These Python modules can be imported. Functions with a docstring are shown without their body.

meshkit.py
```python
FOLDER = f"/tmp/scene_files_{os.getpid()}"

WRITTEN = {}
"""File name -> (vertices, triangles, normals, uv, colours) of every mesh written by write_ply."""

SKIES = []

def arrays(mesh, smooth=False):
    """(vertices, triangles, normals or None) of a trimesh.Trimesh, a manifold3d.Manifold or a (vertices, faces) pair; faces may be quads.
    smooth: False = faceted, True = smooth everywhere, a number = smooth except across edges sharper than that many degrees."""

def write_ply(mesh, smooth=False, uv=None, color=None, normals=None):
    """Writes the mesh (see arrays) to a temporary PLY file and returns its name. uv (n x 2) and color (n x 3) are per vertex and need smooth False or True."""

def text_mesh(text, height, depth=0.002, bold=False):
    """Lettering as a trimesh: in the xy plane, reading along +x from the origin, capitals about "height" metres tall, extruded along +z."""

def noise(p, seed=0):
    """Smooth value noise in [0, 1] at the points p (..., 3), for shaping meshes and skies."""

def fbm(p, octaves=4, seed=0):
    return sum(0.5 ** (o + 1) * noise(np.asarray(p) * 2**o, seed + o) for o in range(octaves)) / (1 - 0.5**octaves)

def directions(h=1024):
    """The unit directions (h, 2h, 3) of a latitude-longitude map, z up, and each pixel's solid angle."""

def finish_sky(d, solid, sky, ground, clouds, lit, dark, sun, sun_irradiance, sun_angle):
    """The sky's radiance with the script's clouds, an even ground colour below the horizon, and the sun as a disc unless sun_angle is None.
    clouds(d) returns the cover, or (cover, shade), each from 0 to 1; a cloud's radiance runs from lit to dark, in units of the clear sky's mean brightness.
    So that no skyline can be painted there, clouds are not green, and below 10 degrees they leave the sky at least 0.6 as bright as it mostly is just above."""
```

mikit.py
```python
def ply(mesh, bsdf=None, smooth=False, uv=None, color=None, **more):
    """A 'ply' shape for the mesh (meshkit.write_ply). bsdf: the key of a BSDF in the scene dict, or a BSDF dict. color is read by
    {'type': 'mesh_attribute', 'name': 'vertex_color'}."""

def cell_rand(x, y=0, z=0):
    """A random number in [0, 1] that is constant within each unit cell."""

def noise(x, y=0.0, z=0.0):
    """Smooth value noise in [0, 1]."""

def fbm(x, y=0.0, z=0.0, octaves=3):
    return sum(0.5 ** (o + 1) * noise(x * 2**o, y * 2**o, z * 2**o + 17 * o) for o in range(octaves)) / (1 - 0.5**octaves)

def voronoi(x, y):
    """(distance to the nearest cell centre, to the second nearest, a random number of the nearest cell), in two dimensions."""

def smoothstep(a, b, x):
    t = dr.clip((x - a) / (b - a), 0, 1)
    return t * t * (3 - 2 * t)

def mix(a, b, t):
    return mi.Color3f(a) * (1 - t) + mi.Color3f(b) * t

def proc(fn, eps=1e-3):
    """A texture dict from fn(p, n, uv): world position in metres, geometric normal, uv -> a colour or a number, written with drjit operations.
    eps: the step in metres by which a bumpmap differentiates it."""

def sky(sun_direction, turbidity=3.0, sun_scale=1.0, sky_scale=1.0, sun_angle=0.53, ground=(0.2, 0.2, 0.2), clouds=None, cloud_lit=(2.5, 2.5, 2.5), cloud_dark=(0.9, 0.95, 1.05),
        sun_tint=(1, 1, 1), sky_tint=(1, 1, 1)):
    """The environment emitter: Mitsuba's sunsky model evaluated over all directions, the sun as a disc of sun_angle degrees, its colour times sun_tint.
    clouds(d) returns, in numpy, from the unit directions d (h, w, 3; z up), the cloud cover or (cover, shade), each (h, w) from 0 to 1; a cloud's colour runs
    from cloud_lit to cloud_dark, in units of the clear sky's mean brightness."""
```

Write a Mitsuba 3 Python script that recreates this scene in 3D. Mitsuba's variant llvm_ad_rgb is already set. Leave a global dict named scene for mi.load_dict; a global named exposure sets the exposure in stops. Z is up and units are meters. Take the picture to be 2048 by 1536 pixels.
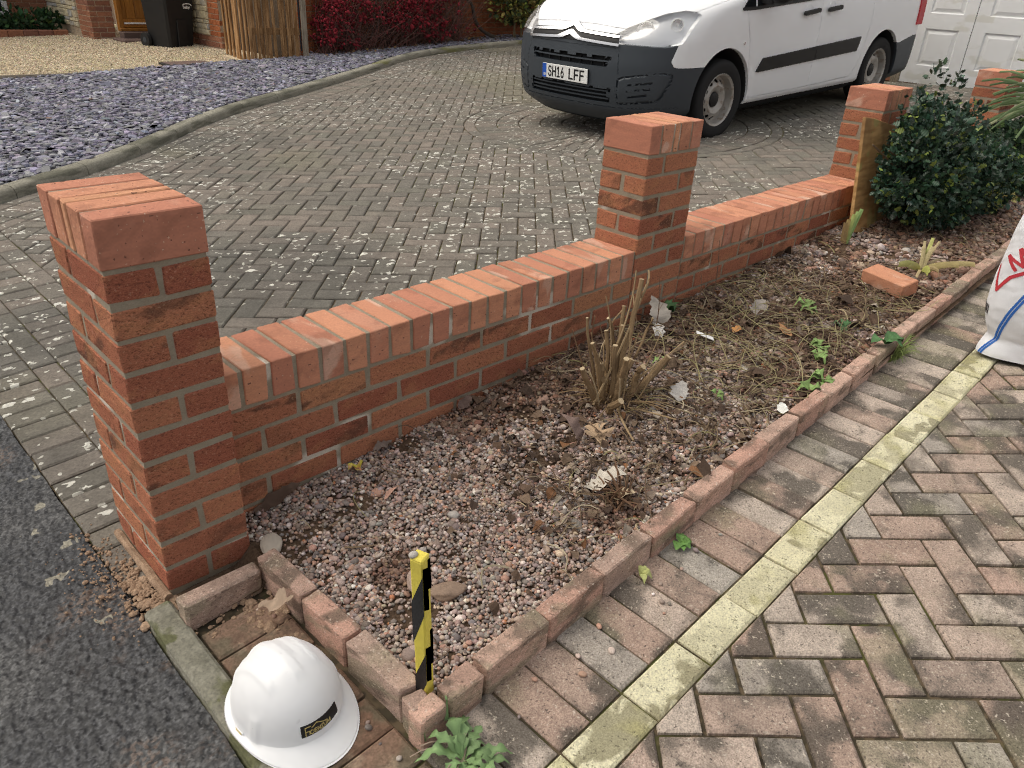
import math
import numpy as np, trimesh, drjit as dr, mitsuba as mi, mikit, meshkit
import manifold3d as m3
import shapely
import shapely.geometry as sg, shapely.affinity as sa
from scipy.interpolate import PchipInterpolator, CubicSpline
from mikit import noise, fbm, voronoi, cell_rand, smoothstep, mix, proc, ply

# ------------------------------------------------------------------ camera, light, exposure
CAM = np.array([-.42083, -1.65081, 1.36602])
FWD = np.array([.6947, .6171, -.3692])
def euler_zxy(a, b, c):
    ca, sa_, cb, sb, cc, sc = math.cos(a), math.sin(a), math.cos(b), math.sin(b), math.cos(c), math.sin(c)
    Rz = np.array([[ca, -sa_, 0], [sa_, ca, 0], [0, 0, 1]])
    Rx = np.array([[1, 0, 0], [0, cb, -sb], [0, sb, cb]])
    Ry = np.array([[cc, 0, sc], [0, 1, 0], [-sc, 0, cc]])
    return Ry @ Rx @ Rz
ROT = euler_zxy(math.radians(-48.39046119), math.radians(-21.66598461), math.radians(18.57530634))
FWD, UP = ROT[:, 1], ROT[:, 2]
FPX = 1520.748
scene, labels = {}, {}
scene['camera'] = {'type': 'perspective', 'fov': 2 * math.degrees(math.atan(1024 / FPX)), 'fov_axis': 'x', 'near_clip': .02, 'far_clip': 300.0,
                   'to_world': mi.ScalarTransform4f().look_at(origin=CAM.tolist(), target=(CAM + FWD).tolist(), up=UP.tolist())}
scene['sky'] = mikit.sky((-.40, .40, .84), turbidity=3, sun_scale=.30, sun_angle=55, sun_tint=(.91, 1.0, 1.13), clouds=lambda d: np.full(d.shape[:2], 1.0),
                         cloud_lit=(.85, .86, .88), cloud_dark=(.7, .71, .73))
exposure = 2.82

R = np.random.default_rng(11)
def proj(p):
    c = (np.atleast_2d(p) - CAM) @ ROT
    d = np.maximum(c[:, 1], 1e-3)
    return np.stack([512 + FPX / 2 * c[:, 0] / d, 384 - FPX / 2 * c[:, 2] / d], 1), c[:, 1]
def in_view(p, m=15):
    q, d = proj(p)
    return (q[:, 0] > -m) & (q[:, 0] < 1024 + m) & (q[:, 1] > -m) & (q[:, 1] < 768 + m) & (d > .1)

# ------------------------------------------------------------------ naming helpers
used = {}
def key_for(name):
    n = used.get(name, 0); used[name] = n + 1
    return name if n == 0 else f'{name}_{n:03d}'
def put(name, mesh, bsdf, smooth=False, **kw):
    k = key_for(name); scene[k] = ply(mesh, bsdf, smooth, **kw); return k
def tag(k, label=None, cat=None, group=None, kind=None):
    d = labels.setdefault(k, {})
    for a, b in (('label', label), ('category', cat), ('group', group), ('kind', kind)):
        if b: d[a] = b
    return k
def thing(name, label, cat, group=None):
    return tag(key_for(name), label, cat, group)

# ------------------------------------------------------------------ mesh helpers
def TM(v, f): return trimesh.Trimesh(np.asarray(v, float), np.asarray(f, int), process=False)
def join(ms): return trimesh.util.concatenate(ms)
_c = []
for sx in (-1, 1):
    for sy in (-1, 1):
        for sz in (-1, 1):
            for k in range(3): _c.append((sx, sy, sz, k))
_c = np.array(_c)
def _cv(h, ch):
    s = _c[:, :3].astype(float); o = s * np.asarray(h, float)
    o -= s * ch * np.array([[0, 1, 1], [1, 0, 1], [1, 1, 0]])[_c[:, 3]]
    return o
_hull = trimesh.convex.convex_hull(_cv((1, 1, 1), .2))
_perm = [int(np.argmin(((_cv((1, 1, 1), .2) - p) ** 2).sum(1))) for p in _hull.vertices]
_CF = np.array(_perm)[_hull.faces]
def cbox(c, size, ch=.003, jit=0.0, rz=0.0):
    v = _cv(np.asarray(size, float) / 2, ch)
    if jit:
        j = R.normal(0, jit, (8, 3)); v = v + np.repeat(j, 3, 0)
    if rz:
        a, b = math.cos(rz), math.sin(rz); v = v @ np.array([[a, b, 0], [-b, a, 0], [0, 0, 1]])
    return TM(v + np.asarray(c, float), _CF)
def box3(a, b, ch=.003, jit=0.0):
    a, b = np.asarray(a, float), np.asarray(b, float)
    return cbox((a + b) / 2, np.abs(b - a), ch, jit)
def ruv(mesh, a=None, b=None):
    n = len(mesh.vertices)
    return np.tile([R.random() if a is None else a, R.random() if b is None else b], (n, 1))
def tube(pts, rad, sides=6, cap=True):
    p = np.asarray(pts, float); n = len(p); rad = np.broadcast_to(rad, (n,))
    t = np.gradient(p, axis=0); t /= np.linalg.norm(t, axis=1, keepdims=True) + 1e-12
    a = np.cross(t, np.where(np.abs(t[:, 2:]) < .9, [0, 0, 1.], [1., 0, 0])); a /= np.linalg.norm(a, axis=1, keepdims=True) + 1e-12
    b = np.cross(t, a); an = np.arange(sides) * 2 * np.pi / sides
    v = (p[:, None] + rad[:, None, None] * (np.cos(an)[None, :, None] * a[:, None] + np.sin(an)[None, :, None] * b[:, None])).reshape(-1, 3)
    i, j = np.meshgrid(np.arange(n - 1), np.arange(sides), indexing='ij'); i, j = i.ravel(), j.ravel()
    q = np.stack([i * sides + j, i * sides + (j + 1) % sides, (i + 1) * sides + (j + 1) % sides, (i + 1) * sides + j], 1)
    f = [q[:, [0, 1, 2]], q[:, [0, 2, 3]]]
    if cap:
        v = np.vstack([v, p[:1], p[-1:]]); m = n * sides; k = np.arange(sides)
        f += [np.stack([(k + 1) % sides, k, np.full(sides, m)], 1), np.stack([(n - 1) * sides + k, (n - 1) * sides + (k + 1) % sides, np.full(sides, m + 1)], 1)]
    return TM(v, np.vstack(f))
def bend(p0, p1, sag, n=6, side=0.0):
    t = np.linspace(0, 1, n)[:, None]; p0, p1 = np.asarray(p0, float), np.asarray(p1, float)
    d = p1 - p0; s = np.cross(d, [0, 0, 1.]); L = np.linalg.norm(s); s = s / L if L > 1e-6 else np.array([1., 0, 0])
    return p0 + d * t + (np.array([0, 0, 1.]) * sag + s * side) * (4 * t * (1 - t))
def prism(poly, z0, z1):
    return join([trimesh.creation.extrude_polygon(g, z1 - z0, engine='earcut').apply_translation([0, 0, z0]) for g in getattr(poly, 'geoms', [poly])])
def to_man(m): return m3.Manifold(m3.Mesh(np.asarray(m.vertices, np.float32), np.asarray(m.faces, np.uint32)))
def from_man(m):
    q = m.to_mesh(); return TM(q.vert_properties[:, :3], q.tri_verts)
def scatter(base_v, base_f, pos, rots, scales, cols=None):
    """many copies of a small mesh as one mesh; rots (n,3,3), scales (n,3)"""
    n, k = len(pos), len(base_v)
    v = np.einsum('nij,nkj->nki', rots, base_v[None] * scales[:, None, :]) + pos[:, None]
    f = (base_f[None] + (np.arange(n) * k)[:, None, None]).reshape(-1, 3)
    return TM(v.reshape(-1, 3), f), (None if cols is None else np.repeat(cols, k, 0))
def rand_rot(n, tilt=None):
    if tilt is None:
        q = R.normal(size=(n, 4)); q /= np.linalg.norm(q, axis=1, keepdims=True)
    else:
        a = R.uniform(0, 2 * np.pi, n); t = np.abs(R.normal(0, tilt, n)); ph = R.uniform(0, 2 * np.pi, n)
        qz = np.stack([np.cos(a / 2), 0 * a, 0 * a, np.sin(a / 2)], 1)
        qt = np.stack([np.cos(t / 2), np.sin(t / 2) * np.cos(ph), np.sin(t / 2) * np.sin(ph), 0 * a], 1)
        w0, x0, y0, z0 = qt.T; w1, x1, y1, z1 = qz.T
        q = np.stack([w0 * w1 - x0 * x1 - y0 * y1 - z0 * z1, w0 * x1 + x0 * w1 + y0 * z1 - z0 * y1, w0 * y1 - x0 * z1 + y0 * w1 + z0 * x1, w0 * z1 + x0 * y1 - y0 * x1 + z0 * w1], 1)
    w, x, y, z = q.T
    return np.stack([np.stack([1 - 2 * (y * y + z * z), 2 * (x * y - z * w), 2 * (x * z + y * w)], -1), np.stack([2 * (x * y + z * w), 1 - 2 * (x * x + z * z), 2 * (y * z - x * w)], -1),
                     np.stack([2 * (x * z - y * w), 2 * (y * z + x * w), 1 - 2 * (x * x + y * y)], -1)], 1)
def nz(x, y, s, seed=0, o=2):
    x, y = np.asarray(x, float), np.asarray(y, float)
    return meshkit.fbm(np.stack([x * s, y * s, np.full_like(x * y, 3.7)], -1), o, seed)
def G(x, y):
    return -.02 + (.060 - .0043 * np.clip(y, -1.5, 4)) * np.clip(x, -3, 20)
def grid(x0, x1, y0, y1, d, zf):
    xs = np.linspace(x0, x1, max(2, int(round((x1 - x0) / d)) + 1)); ys = np.linspace(y0, y1, max(2, int(round((y1 - y0) / d)) + 1))
    X, Y = np.meshgrid(xs, ys, indexing='ij'); v = np.stack([X, Y, zf(X, Y)], -1).reshape(-1, 3)
    i, j = np.meshgrid(np.arange(len(xs) - 1), np.arange(len(ys) - 1), indexing='ij'); a = (i * len(ys) + j).ravel(); b = a + len(ys)
    return TM(v, np.vstack([np.stack([a, b, b + 1], 1), np.stack([a, b + 1, a + 1], 1)]))

# ------------------------------------------------------------------ materials
def mat(name, d): scene[name] = d; return name
def two(d): return {'type': 'twosided', 'bsdf': d}
def pr(col, rough=.8, spec=.3, **k):
    if isinstance(col, (tuple, list)): col = {'type': 'rgb', 'value': list(col)}
    return {'type': 'principled', 'base_color': col, 'roughness': rough, 'specular': spec, **k}
def bump(fn, inner, scale=1.0, eps=5e-4): return {'type': 'bumpmap', 'arbitrary': proc(fn, eps), 'scale': scale, 'bsdf': inner}
VC = {'type': 'mesh_attribute', 'name': 'vertex_color'}
C3 = mi.Color3f

def org(x, y, z=0., o=4):
    """blotchy noise with ragged outlines: axes turned and warped so that no lattice shows"""
    a = x * .82 + y * .57 + z * .21; b = y * .79 - x * .52 + z * .33; c = z * .93 - x * .19 + y * .27
    w = noise(a * 2.7 + 5, b * 2.7, c * 2.7) - .5
    return fbm(a + w * .55, b - w * .55, c + w * .4, o)
def grit(p, s):
    return .5 * noise(p.x * s * .8 + p.y * s * .6 + p.z * s * .3, p.y * s * .8 - p.x * s * .6, p.z * s * .95 + p.x * s * .2) + .5 * noise(p.x * s * 1.9 - p.z * s, p.y * s * 1.9 + p.z * s * .7, p.z * s * 1.7 + 3)
def f_brick(p, n, uv):
    r1, r2 = uv.x, uv.y
    c = mix((.305, .104, .064), (.405, .168, .095), smoothstep(.10, .85, r1))
    c = mix(c, (.46, .27, .14), smoothstep(.972, .99, r1))
    d = org(p.x * 13 + r2 * 37, p.y * 13 + r1 * 19, p.z * 17, 4)
    c = mix(c, (.105, .055, .037), smoothstep(.50, .68, d) * smoothstep(.55, .95, r2) * .85)
    c = mix(c, (.43, .20, .10), smoothstep(.52, .72, org(p.x * 21 + r1 * 50, p.y * 21, p.z * 25, 3)) * .40)
    g = grit(p, 190.)
    c = mix(c, (.10, .042, .028), smoothstep(.42, .24, g) * .6)
    c = mix(c, (.55, .36, .24), smoothstep(.66, .80, g) * .35)
    return c * (.72 + .56 * noise(p.x * 420, p.y * 420, p.z * 420))
def b_brick(p, n, uv):
    return grit(p, 190.) * .0042 + noise(p.x * 420, p.y * 420, p.z * 420) * .0010
mat('mat_brick', bump(b_brick, pr(proc(f_brick), .9, .2)))
def f_cap(p, n, uv):
    r1, r2 = uv.x, uv.y
    c = mix((.43, .178, .120), (.57, .275, .165), r1)
    c = mix(c, (.60, .335, .185), smoothstep(.90, .96, r1))
    d = fbm(p.x * 6 + r2 * 9, p.y * 6, p.z * 60, 3)
    c = c * (.86 + .28 * d)
    c = mix(c, (.09, .045, .035), smoothstep(.90, .93, noise(p.x * 150 + r1 * 40, p.y * 150, p.z * 110)) * .75)
    c = mix(c, (.62, .48, .38), smoothstep(.915, .94, noise(p.x * 190, p.y * 190 + 7.7, p.z * 130 + r2 * 20)) * .7)
    c = mix(c, (.66, .50, .40), smoothstep(.52, .66, org(p.x * 17 + r2 * 90, p.y * 6 + r1 * 70, p.z * 9, 4)) * smoothstep(.3, .9, r2) * .50)
    c = mix(c, C3(.24, .10, .065), smoothstep(.54, .70, org(p.x * 12 + r1 * 50, p.y * 12, p.z * 12 + r2 * 30, 4)) * .4)
    return c * (.90 + .18 * noise(p.x * 260, p.y * 260, p.z * 260))
mat('mat_cap', bump(lambda p, n, uv: fbm(p.x * 90, p.y * 90, p.z * 140, 2) * .0012, pr(proc(f_cap), .82, .25)))
def f_mortar(p, n, uv):
    c = mix((.24, .20, .15), (.33, .285, .22), fbm(p.x * 30, p.y * 30, p.z * 30, 3))
    w = smoothstep(.66, .74, fbm(p.x * 5.5 + 3, p.y * 5.5, p.z * 7 + 1.7, 3))
    c = mix(c, (.62, .57, .49), w * .8)
    return c * (.85 + .3 * noise(p.x * 400, p.y * 400, p.z * 400))
mat('mat_mortar', bump(lambda p, n, uv: fbm(p.x * 120, p.y * 120, p.z * 120, 2) * .002, pr(proc(f_mortar), .95, .1)))
def f_oldbrick(p, n, uv):
    r1, r2 = uv.x, uv.y
    c = mix((.235, .105, .068), (.33, .15, .092), r1); c = mix(c, (.17, .085, .07), smoothstep(.75, 1., r2) * .7)
    return c * (.8 + .4 * fbm(p.x * 40, p.y * 40, p.z * 40, 2))
mat('mat_oldbrick', pr(proc(f_oldbrick), .92, .15))
mat('mat_oldmortar', pr((.42, .34, .25), .95, .1))
def f_wallbrick(p, n, uv):
    c = mix((.27, .085, .040), (.36, .125, .055), uv.x); return c * (.75 + .5 * fbm(p.x * 40, p.y * 40, p.z * 40, 2))
mat('mat_wallbrick', pr(proc(f_wallbrick), .92, .15))
mat('mat_wallmortar', pr((.30, .21, .14), .95, .1))

def lichen(p, thr, s):
    q = .55 * noise(p.x * 75, p.y * 75)
    d, d2, w = voronoi(p.x * s * .83 + p.y * s * .55 + q, p.y * s * .83 - p.x * s * .55 - q)
    r = .16 + .26 * noise(w * 977., 3.)
    return smoothstep(r, r - .09, d) * smoothstep(thr, thr + .01, w)
def f_pave(p, n, uv):
    r1, r2 = uv.x, uv.y
    c = mix((.150, .138, .120), (.190, .163, .140), smoothstep(.1, 1., r1))
    c = mix(c, (.145, .14, .115), smoothstep(.6, 1., r2) * .5)
    # wheel dirt and algae lie in broad irregular patches
    a = fbm(p.x * .55 + 4.2, p.y * .55 + 1.1, 0., 3)
    c = mix(c, (.085, .082, .075), smoothstep(.48, .66, a) * .55)
    c = mix(c, (.165, .155, .11), smoothstep(.54, .72, fbm(p.x * .8 + 31, p.y * .8, 2., 3)) * .5)
    st = fbm(p.x * 14, p.y * 14, r1 * 7, 3)
    c = c * (.72 + .56 * st)
    m = fbm(p.x * .75 + 11.3, p.y * .75 + 5.2, 0., 2)
    m = smoothstep(.38, .60, m)
    c = mix(c, (.64, .63, .57), lichen(p, .99 - .17 * m, 21.) * .8)
    c = mix(c, (.58, .57, .51), lichen(p + 3.1, .98 - .15 * m, 38.) * .7)
    return c * (.66 + .68 * grit(p, 130.))
mat('mat_pave', bump(lambda p, n, uv: noise(p.x * 260, p.y * 260, 0.) * .0013 + noise(p.x * 90, p.y * 90, 1.) * .0014, pr(proc(f_pave), .88, .25)))
def f_joint(p, n, uv):
    c = mix((.040, .034, .025), (.085, .070, .048), fbm(p.x * 40, p.y * 40, 0., 2))
    c = mix(c, (.17, .125, .08), smoothstep(.5, .75, noise(p.x * 70, p.y * 70, 3.)) * .5)
    return mix(c, (.085, .09, .028), smoothstep(.50, .62, fbm(p.x * 2.3 + 8, p.y * 2.3, 1., 3)) * smoothstep(.45, .6, noise(p.x * 40, p.y * 40, 5.)) * .75)
mat('mat_joint', pr(proc(f_joint), 1., .05))
def f_near(p, n, uv):
    r1, r2 = uv.x, uv.y
    c = mix((.33, .238, .192), (.425, .362, .308), smoothstep(.1, .9, r1))
    c = mix(c, (.29, .27, .24), smoothstep(.66, .86, r2) * .75)
    c = mix(c, (.35, .205, .155), smoothstep(.86, .95, r1) * .6)
    c = c * (.66 + .66 * org(p.x * 17 + r1 * 31, p.y * 17 + r2 * 17, 0., 4))
    c = mix(c, (.075, .066, .055), smoothstep(.45, .62, org(p.x * 8 + r2 * 40, p.y * 8 + 2.2, r1 * 9, 5)) * .82)
    c = mix(c, (.215, .205, .125), smoothstep(.52, .70, org(p.x * 6 + 50 + r1 * 10, p.y * 6, 4., 4)) * .4)
    g = grit(p, 170.)
    c = mix(c, (.52, .46, .385), smoothstep(.66, .80, g) * .65)
    c = mix(c, (.06, .052, .045), smoothstep(.34, .20, g) * .7)
    return c * (.66 + .68 * noise(p.x * 430, p.y * 430, 3.))
mat('mat_near', bump(lambda p, n, uv: noise(p.x * 260, p.y * 260, 0.) * .0010 + noise(p.x * 90, p.y * 90, 1.) * .0016 + fbm(p.x * 14, p.y * 14, 1., 2) * .003, pr(proc(f_near), .80, .3)))
def f_strip(p, n, uv):
    r1, r2 = uv.x, uv.y
    c = mix((.56, .52, .345), (.63, .60, .43), r1)
    c = mix(c, (.165, .145, .082), smoothstep(.47, .60, org(p.x * 16 + r1 * 31, p.y * 16 + r2 * 17, 0., 5)) * (.2 + .6 * r2))
    c = mix(c, (.36, .335, .15), smoothstep(.48, .66, org(p.x * 8 + 9, p.y * 8, r1 * 5, 4)) * .55)
    g = grit(p, 170.)
    c = mix(c, (.11, .10, .06), smoothstep(.36, .22, g) * .7)
    return c * (.74 + .52 * noise(p.x * 430, p.y * 430, 3.))
mat('mat_strip', bump(lambda p, n, uv: noise(p.x * 260, p.y * 260, 0.) * .0010 + noise(p.x * 90, p.y * 90, 1.) * .0014, pr(proc(f_strip), .85, .25)))
def f_soily(p, n, uv):
    r1, r2 = uv.x, uv.y
    c = mix((.165, .10, .068), (.235, .155, .112), r1) * (.5 + .9 * org(p.x * 13 + r1 * 3, p.y * 13, 0., 4))
    c = mix(c, (.36, .275, .205), smoothstep(.54, .68, org(p.x * 24, p.y * 24 + 3, 1., 4)) * .5)
    c = mix(c, (.10, .098, .066), smoothstep(.48, .64, org(p.x * 9 + 40, p.y * 9, 2., 4)) * .6)
    return c * (.55 + .9 * grit(p, 170.))
mat('mat_soily', bump(lambda p, n, uv: fbm(p.x * 60, p.y * 60, 0., 3) * .004, pr(proc(f_soily), .85, .25)))
def f_edge(p, n, uv):
    r1, r2 = uv.x, uv.y
    c = mix((.41, .24, .185), (.50, .34, .268), r1)
    c = mix(c, (.35, .275, .23), smoothstep(.5, 1., r2) * .7)
    c = c * (.62 + .74 * org(p.x * 20 + r1 * 11, p.y * 20, p.z * 20, 4))
    c = mix(c, (.125, .095, .072), smoothstep(.49, .66, org(p.x * 11 + r2 * 20, p.y * 11 + 3, p.z * 22, 5)) * .75)
    c = mix(c, (.24, .225, .15), smoothstep(.52, .66, org(p.x * 9 + 60, p.y * 9 + r1 * 9, p.z * 14, 4)) * .45)
    g = grit(p, 170.)
    c = mix(c, (.62, .52, .44), smoothstep(.66, .80, g) * .55); c = mix(c, (.08, .055, .042), smoothstep(.34, .20, g) * .6)
    return c * (.68 + .64 * noise(p.x * 420, p.y * 420, p.z * 420))
mat('mat_edge', bump(lambda p, n, uv: noise(p.x * 200, p.y * 200, p.z * 200) * .0010 + fbm(p.x * 30, p.y * 30, p.z * 30, 2) * .0035, pr(proc(f_edge), .80, .3)))
def f_conc(p, n, uv):
    c = mix((.14, .135, .105), (.27, .26, .215), org(p.x * 22, p.y * 22, p.z * 22, 4))
    c = mix(c, (.095, .10, .042), smoothstep(.46, .58, org(p.x * 12, p.y * 12, p.z * 9 + 2, 5)) * .8)
    return c * (.6 + .8 * grit(p, 160.))
mat('mat_conc', bump(lambda p, n, uv: fbm(p.x * 90, p.y * 90, p.z * 90, 2) * .004, pr(proc(f_conc), .95, .15)))
def f_kerb(p, n, uv):
    c = mix((.20, .19, .155), (.31, .295, .245), fbm(p.x * 9, p.y * 9, p.z * 30, 3))
    c = mix(c, (.10, .10, .075), smoothstep(.5, .68, fbm(p.x * 4.5 + 7, p.y * 4.5, p.z * 24, 3)) * .7)
    c = mix(c, (.17, .17, .05), smoothstep(.60, .72, fbm(p.x * 1.7 + 3, p.y * 1.7, p.z * 9, 3)) * .7)
    return c * (.8 + .4 * noise(p.x * 120, p.y * 120, p.z * 120))
mat('mat_kerb', pr(proc(f_kerb), .95, .15))
def f_tar(p, n, uv):
    g = grit(p, 120.)
    c = mix((.020, .021, .024), (.098, .101, .107), smoothstep(.28, .85, g))
    c = c * mix((.80, .80, .82), (1.35, 1.30, 1.22), smoothstep(.40, .68, org(p.x * 2.3 + 2, p.y * 2.3 + 8, 0., 4)))
    c = mix(c, (.20, .135, .10), smoothstep(.60, .74, org(p.x * 4.3 + 17, p.y * 4.3 + 4, 1., 5)) * smoothstep(.35, .65, noise(p.x * 150, p.y * 150, 8.)) * .4)
    d, d2, w = voronoi(p.x * 9 + .6 * noise(p.x * 60, p.y * 60), p.y * 9)
    c = mix(c, (.30, .28, .22), smoothstep(.16, .11, d) * smoothstep(.86, .88, w) * .8)
    return c * (.6 + .8 * noise(p.x * 310, p.y * 310, 1.))
mat('mat_tar', pr(proc(f_tar), .62, .45))
def f_soil(p, n, uv):
    c = mix((.060, .040, .028), (.125, .085, .058), fbm(p.x * 18, p.y * 18, 0., 3)); return c * (.6 + .8 * noise(p.x * 260, p.y * 260, 2.))
mat('mat_soil', pr(proc(f_soil), 1., .05))
def f_mortardirt(p, n, uv):
    c = mix((.20, .13, .09), (.42, .30, .21), fbm(p.x * 60, p.y * 60, p.z * 60, 3)); return c * (.7 + .6 * noise(p.x * 350, p.y * 350, p.z * 350))
mat('mat_debris', pr(proc(f_mortardirt), 1., .05))
mat('mat_vc', two(pr(VC, .85, .25)))
mat('mat_vcstone', pr(VC, .72, .35))
mat('mat_leaf', two(pr(VC, .38, .5)))
mat('mat_leafmatt', two(pr(VC, .6, .35)))
def f_gravel(p, n, uv):
    d, d2, w = voronoi(p.x * 62, p.y * 62)
    c = mix((.36, .29, .19), (.58, .49, .36), w)
    c = mix(c, (.20, .21, .07), smoothstep(.62, .74, fbm(p.x * 1.6 + 3, p.y * 1.6, 0., 3)) * .5)
    return c * (.85 + .3 * fbm(p.x * 3, p.y * 3, 2., 2))
mat('mat_gravel', pr(proc(f_gravel), .95, .1))
def wood(c0, c1, s=1.0):
    def f(p, n, uv):
        g = fbm(p.x * 70 * s + uv.x * 50, p.y * 70 * s, p.z * 5 * s + uv.y * 9, 3)
        c = mix(c0, c1, smoothstep(.25, .75, g))
        c = mix(c, C3(c0) * .55, smoothstep(.6, .8, fbm(p.x * 8 + uv.y * 30, p.y * 8, p.z * 2, 3)) * .5)
        return c * (.80 + .4 * uv.x)
    return f
mat('mat_fence', pr(proc(wood((.20, .105, .045), (.42, .25, .12))), .9, .15))
mat('mat_oldpost', pr(proc(wood((.24, .20, .15), (.42, .36, .28))), .95, .1))
mat('mat_door', pr(proc(wood((.24, .095, .018), (.36, .155, .032))), .4, .4))
def f_ply(p, n, uv):
    g = fbm(p.x * 9, p.z * 55, p.y * 30, 3)
    c = mix((.30, .16, .060), (.48, .29, .125), smoothstep(.25, .8, g))
    c = mix(c, (.15, .085, .04), smoothstep(.52, .72, fbm(p.x * 7 + 3, p.z * 5, 1., 3)) * .55)
    return mix(c, (.30, .32, .12), smoothstep(.62, .72, fbm(p.x * 12, p.z * 10 + 9, 3., 3)) * .4)
mat('mat_ply', pr(proc(f_ply), .85, .2))
mat('mat_white', {'type': 'principled', 'base_color': {'type': 'rgb', 'value': [.86, .87, .885]}, 'roughness': .28, 'specular': .5, 'clearcoat': .8, 'clearcoat_gloss': .92})
def f_helm(p, n, uv):
    c = mix((.80, .81, .83), (.74, .75, .77), fbm(p.x * 20, p.y * 20, p.z * 20, 3))
    s = smoothstep(.72, .78, noise(p.x * 60, p.y * 160, p.z * 40)) * smoothstep(.55, .65, fbm(p.x * 14, p.y * 14, p.z * 14, 2))
    return mix(c, (.45, .45, .47), s * .55)
mat('mat_helmet', two(pr(proc(f_helm), .33, .5)))
mat('mat_plast', two(pr((.040, .049, .060), .45, .45)))
mat('mat_lamp', two(pr((.68, .69, .71), .30, .5, metallic=.45)))
mat('mat_black', two(pr((.012, .012, .013), .5, .4)))
mat('mat_rubber', pr((.020, .020, .021), .75, .3))
mat('mat_dark', two(pr((.032, .033, .035), .9, .1)))
def f_rim(p, n, uv):
    c = mix((.34, .32, .29), (.50, .48, .45), fbm(p.x * 12, p.y * 12, p.z * 12, 2)); return mix(c, (.24, .15, .09), smoothstep(.55, .7, fbm(p.x * 30, p.y * 30, p.z * 30, 3)) * .5)
mat('mat_rim', two(pr(proc(f_rim), .42, .5, metallic=.3)))
mat('mat_chrome', {'type': 'roughconductor', 'material': 'Al', 'alpha': .12})
mat('mat_lens', {'type': 'thindielectric', 'int_ior': 1.45})
mat('mat_glass', pr((.010, .012, .014), .06, .6))
mat('mat_plate', pr((.80, .81, .80), .35, .4))
mat('mat_blue', two(pr((.02, .10, .50), .4, .4)))
mat('mat_red', two(pr((.48, .02, .03), .35, .4)))
mat('mat_gar', two(pr(proc(lambda p, n, uv: mix((.76, .77, .78), (.60, .59, .53), smoothstep(.56, .74, fbm(p.y * 5, p.z * 9, 1., 4)) * .6)), .45, .4)))
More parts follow.
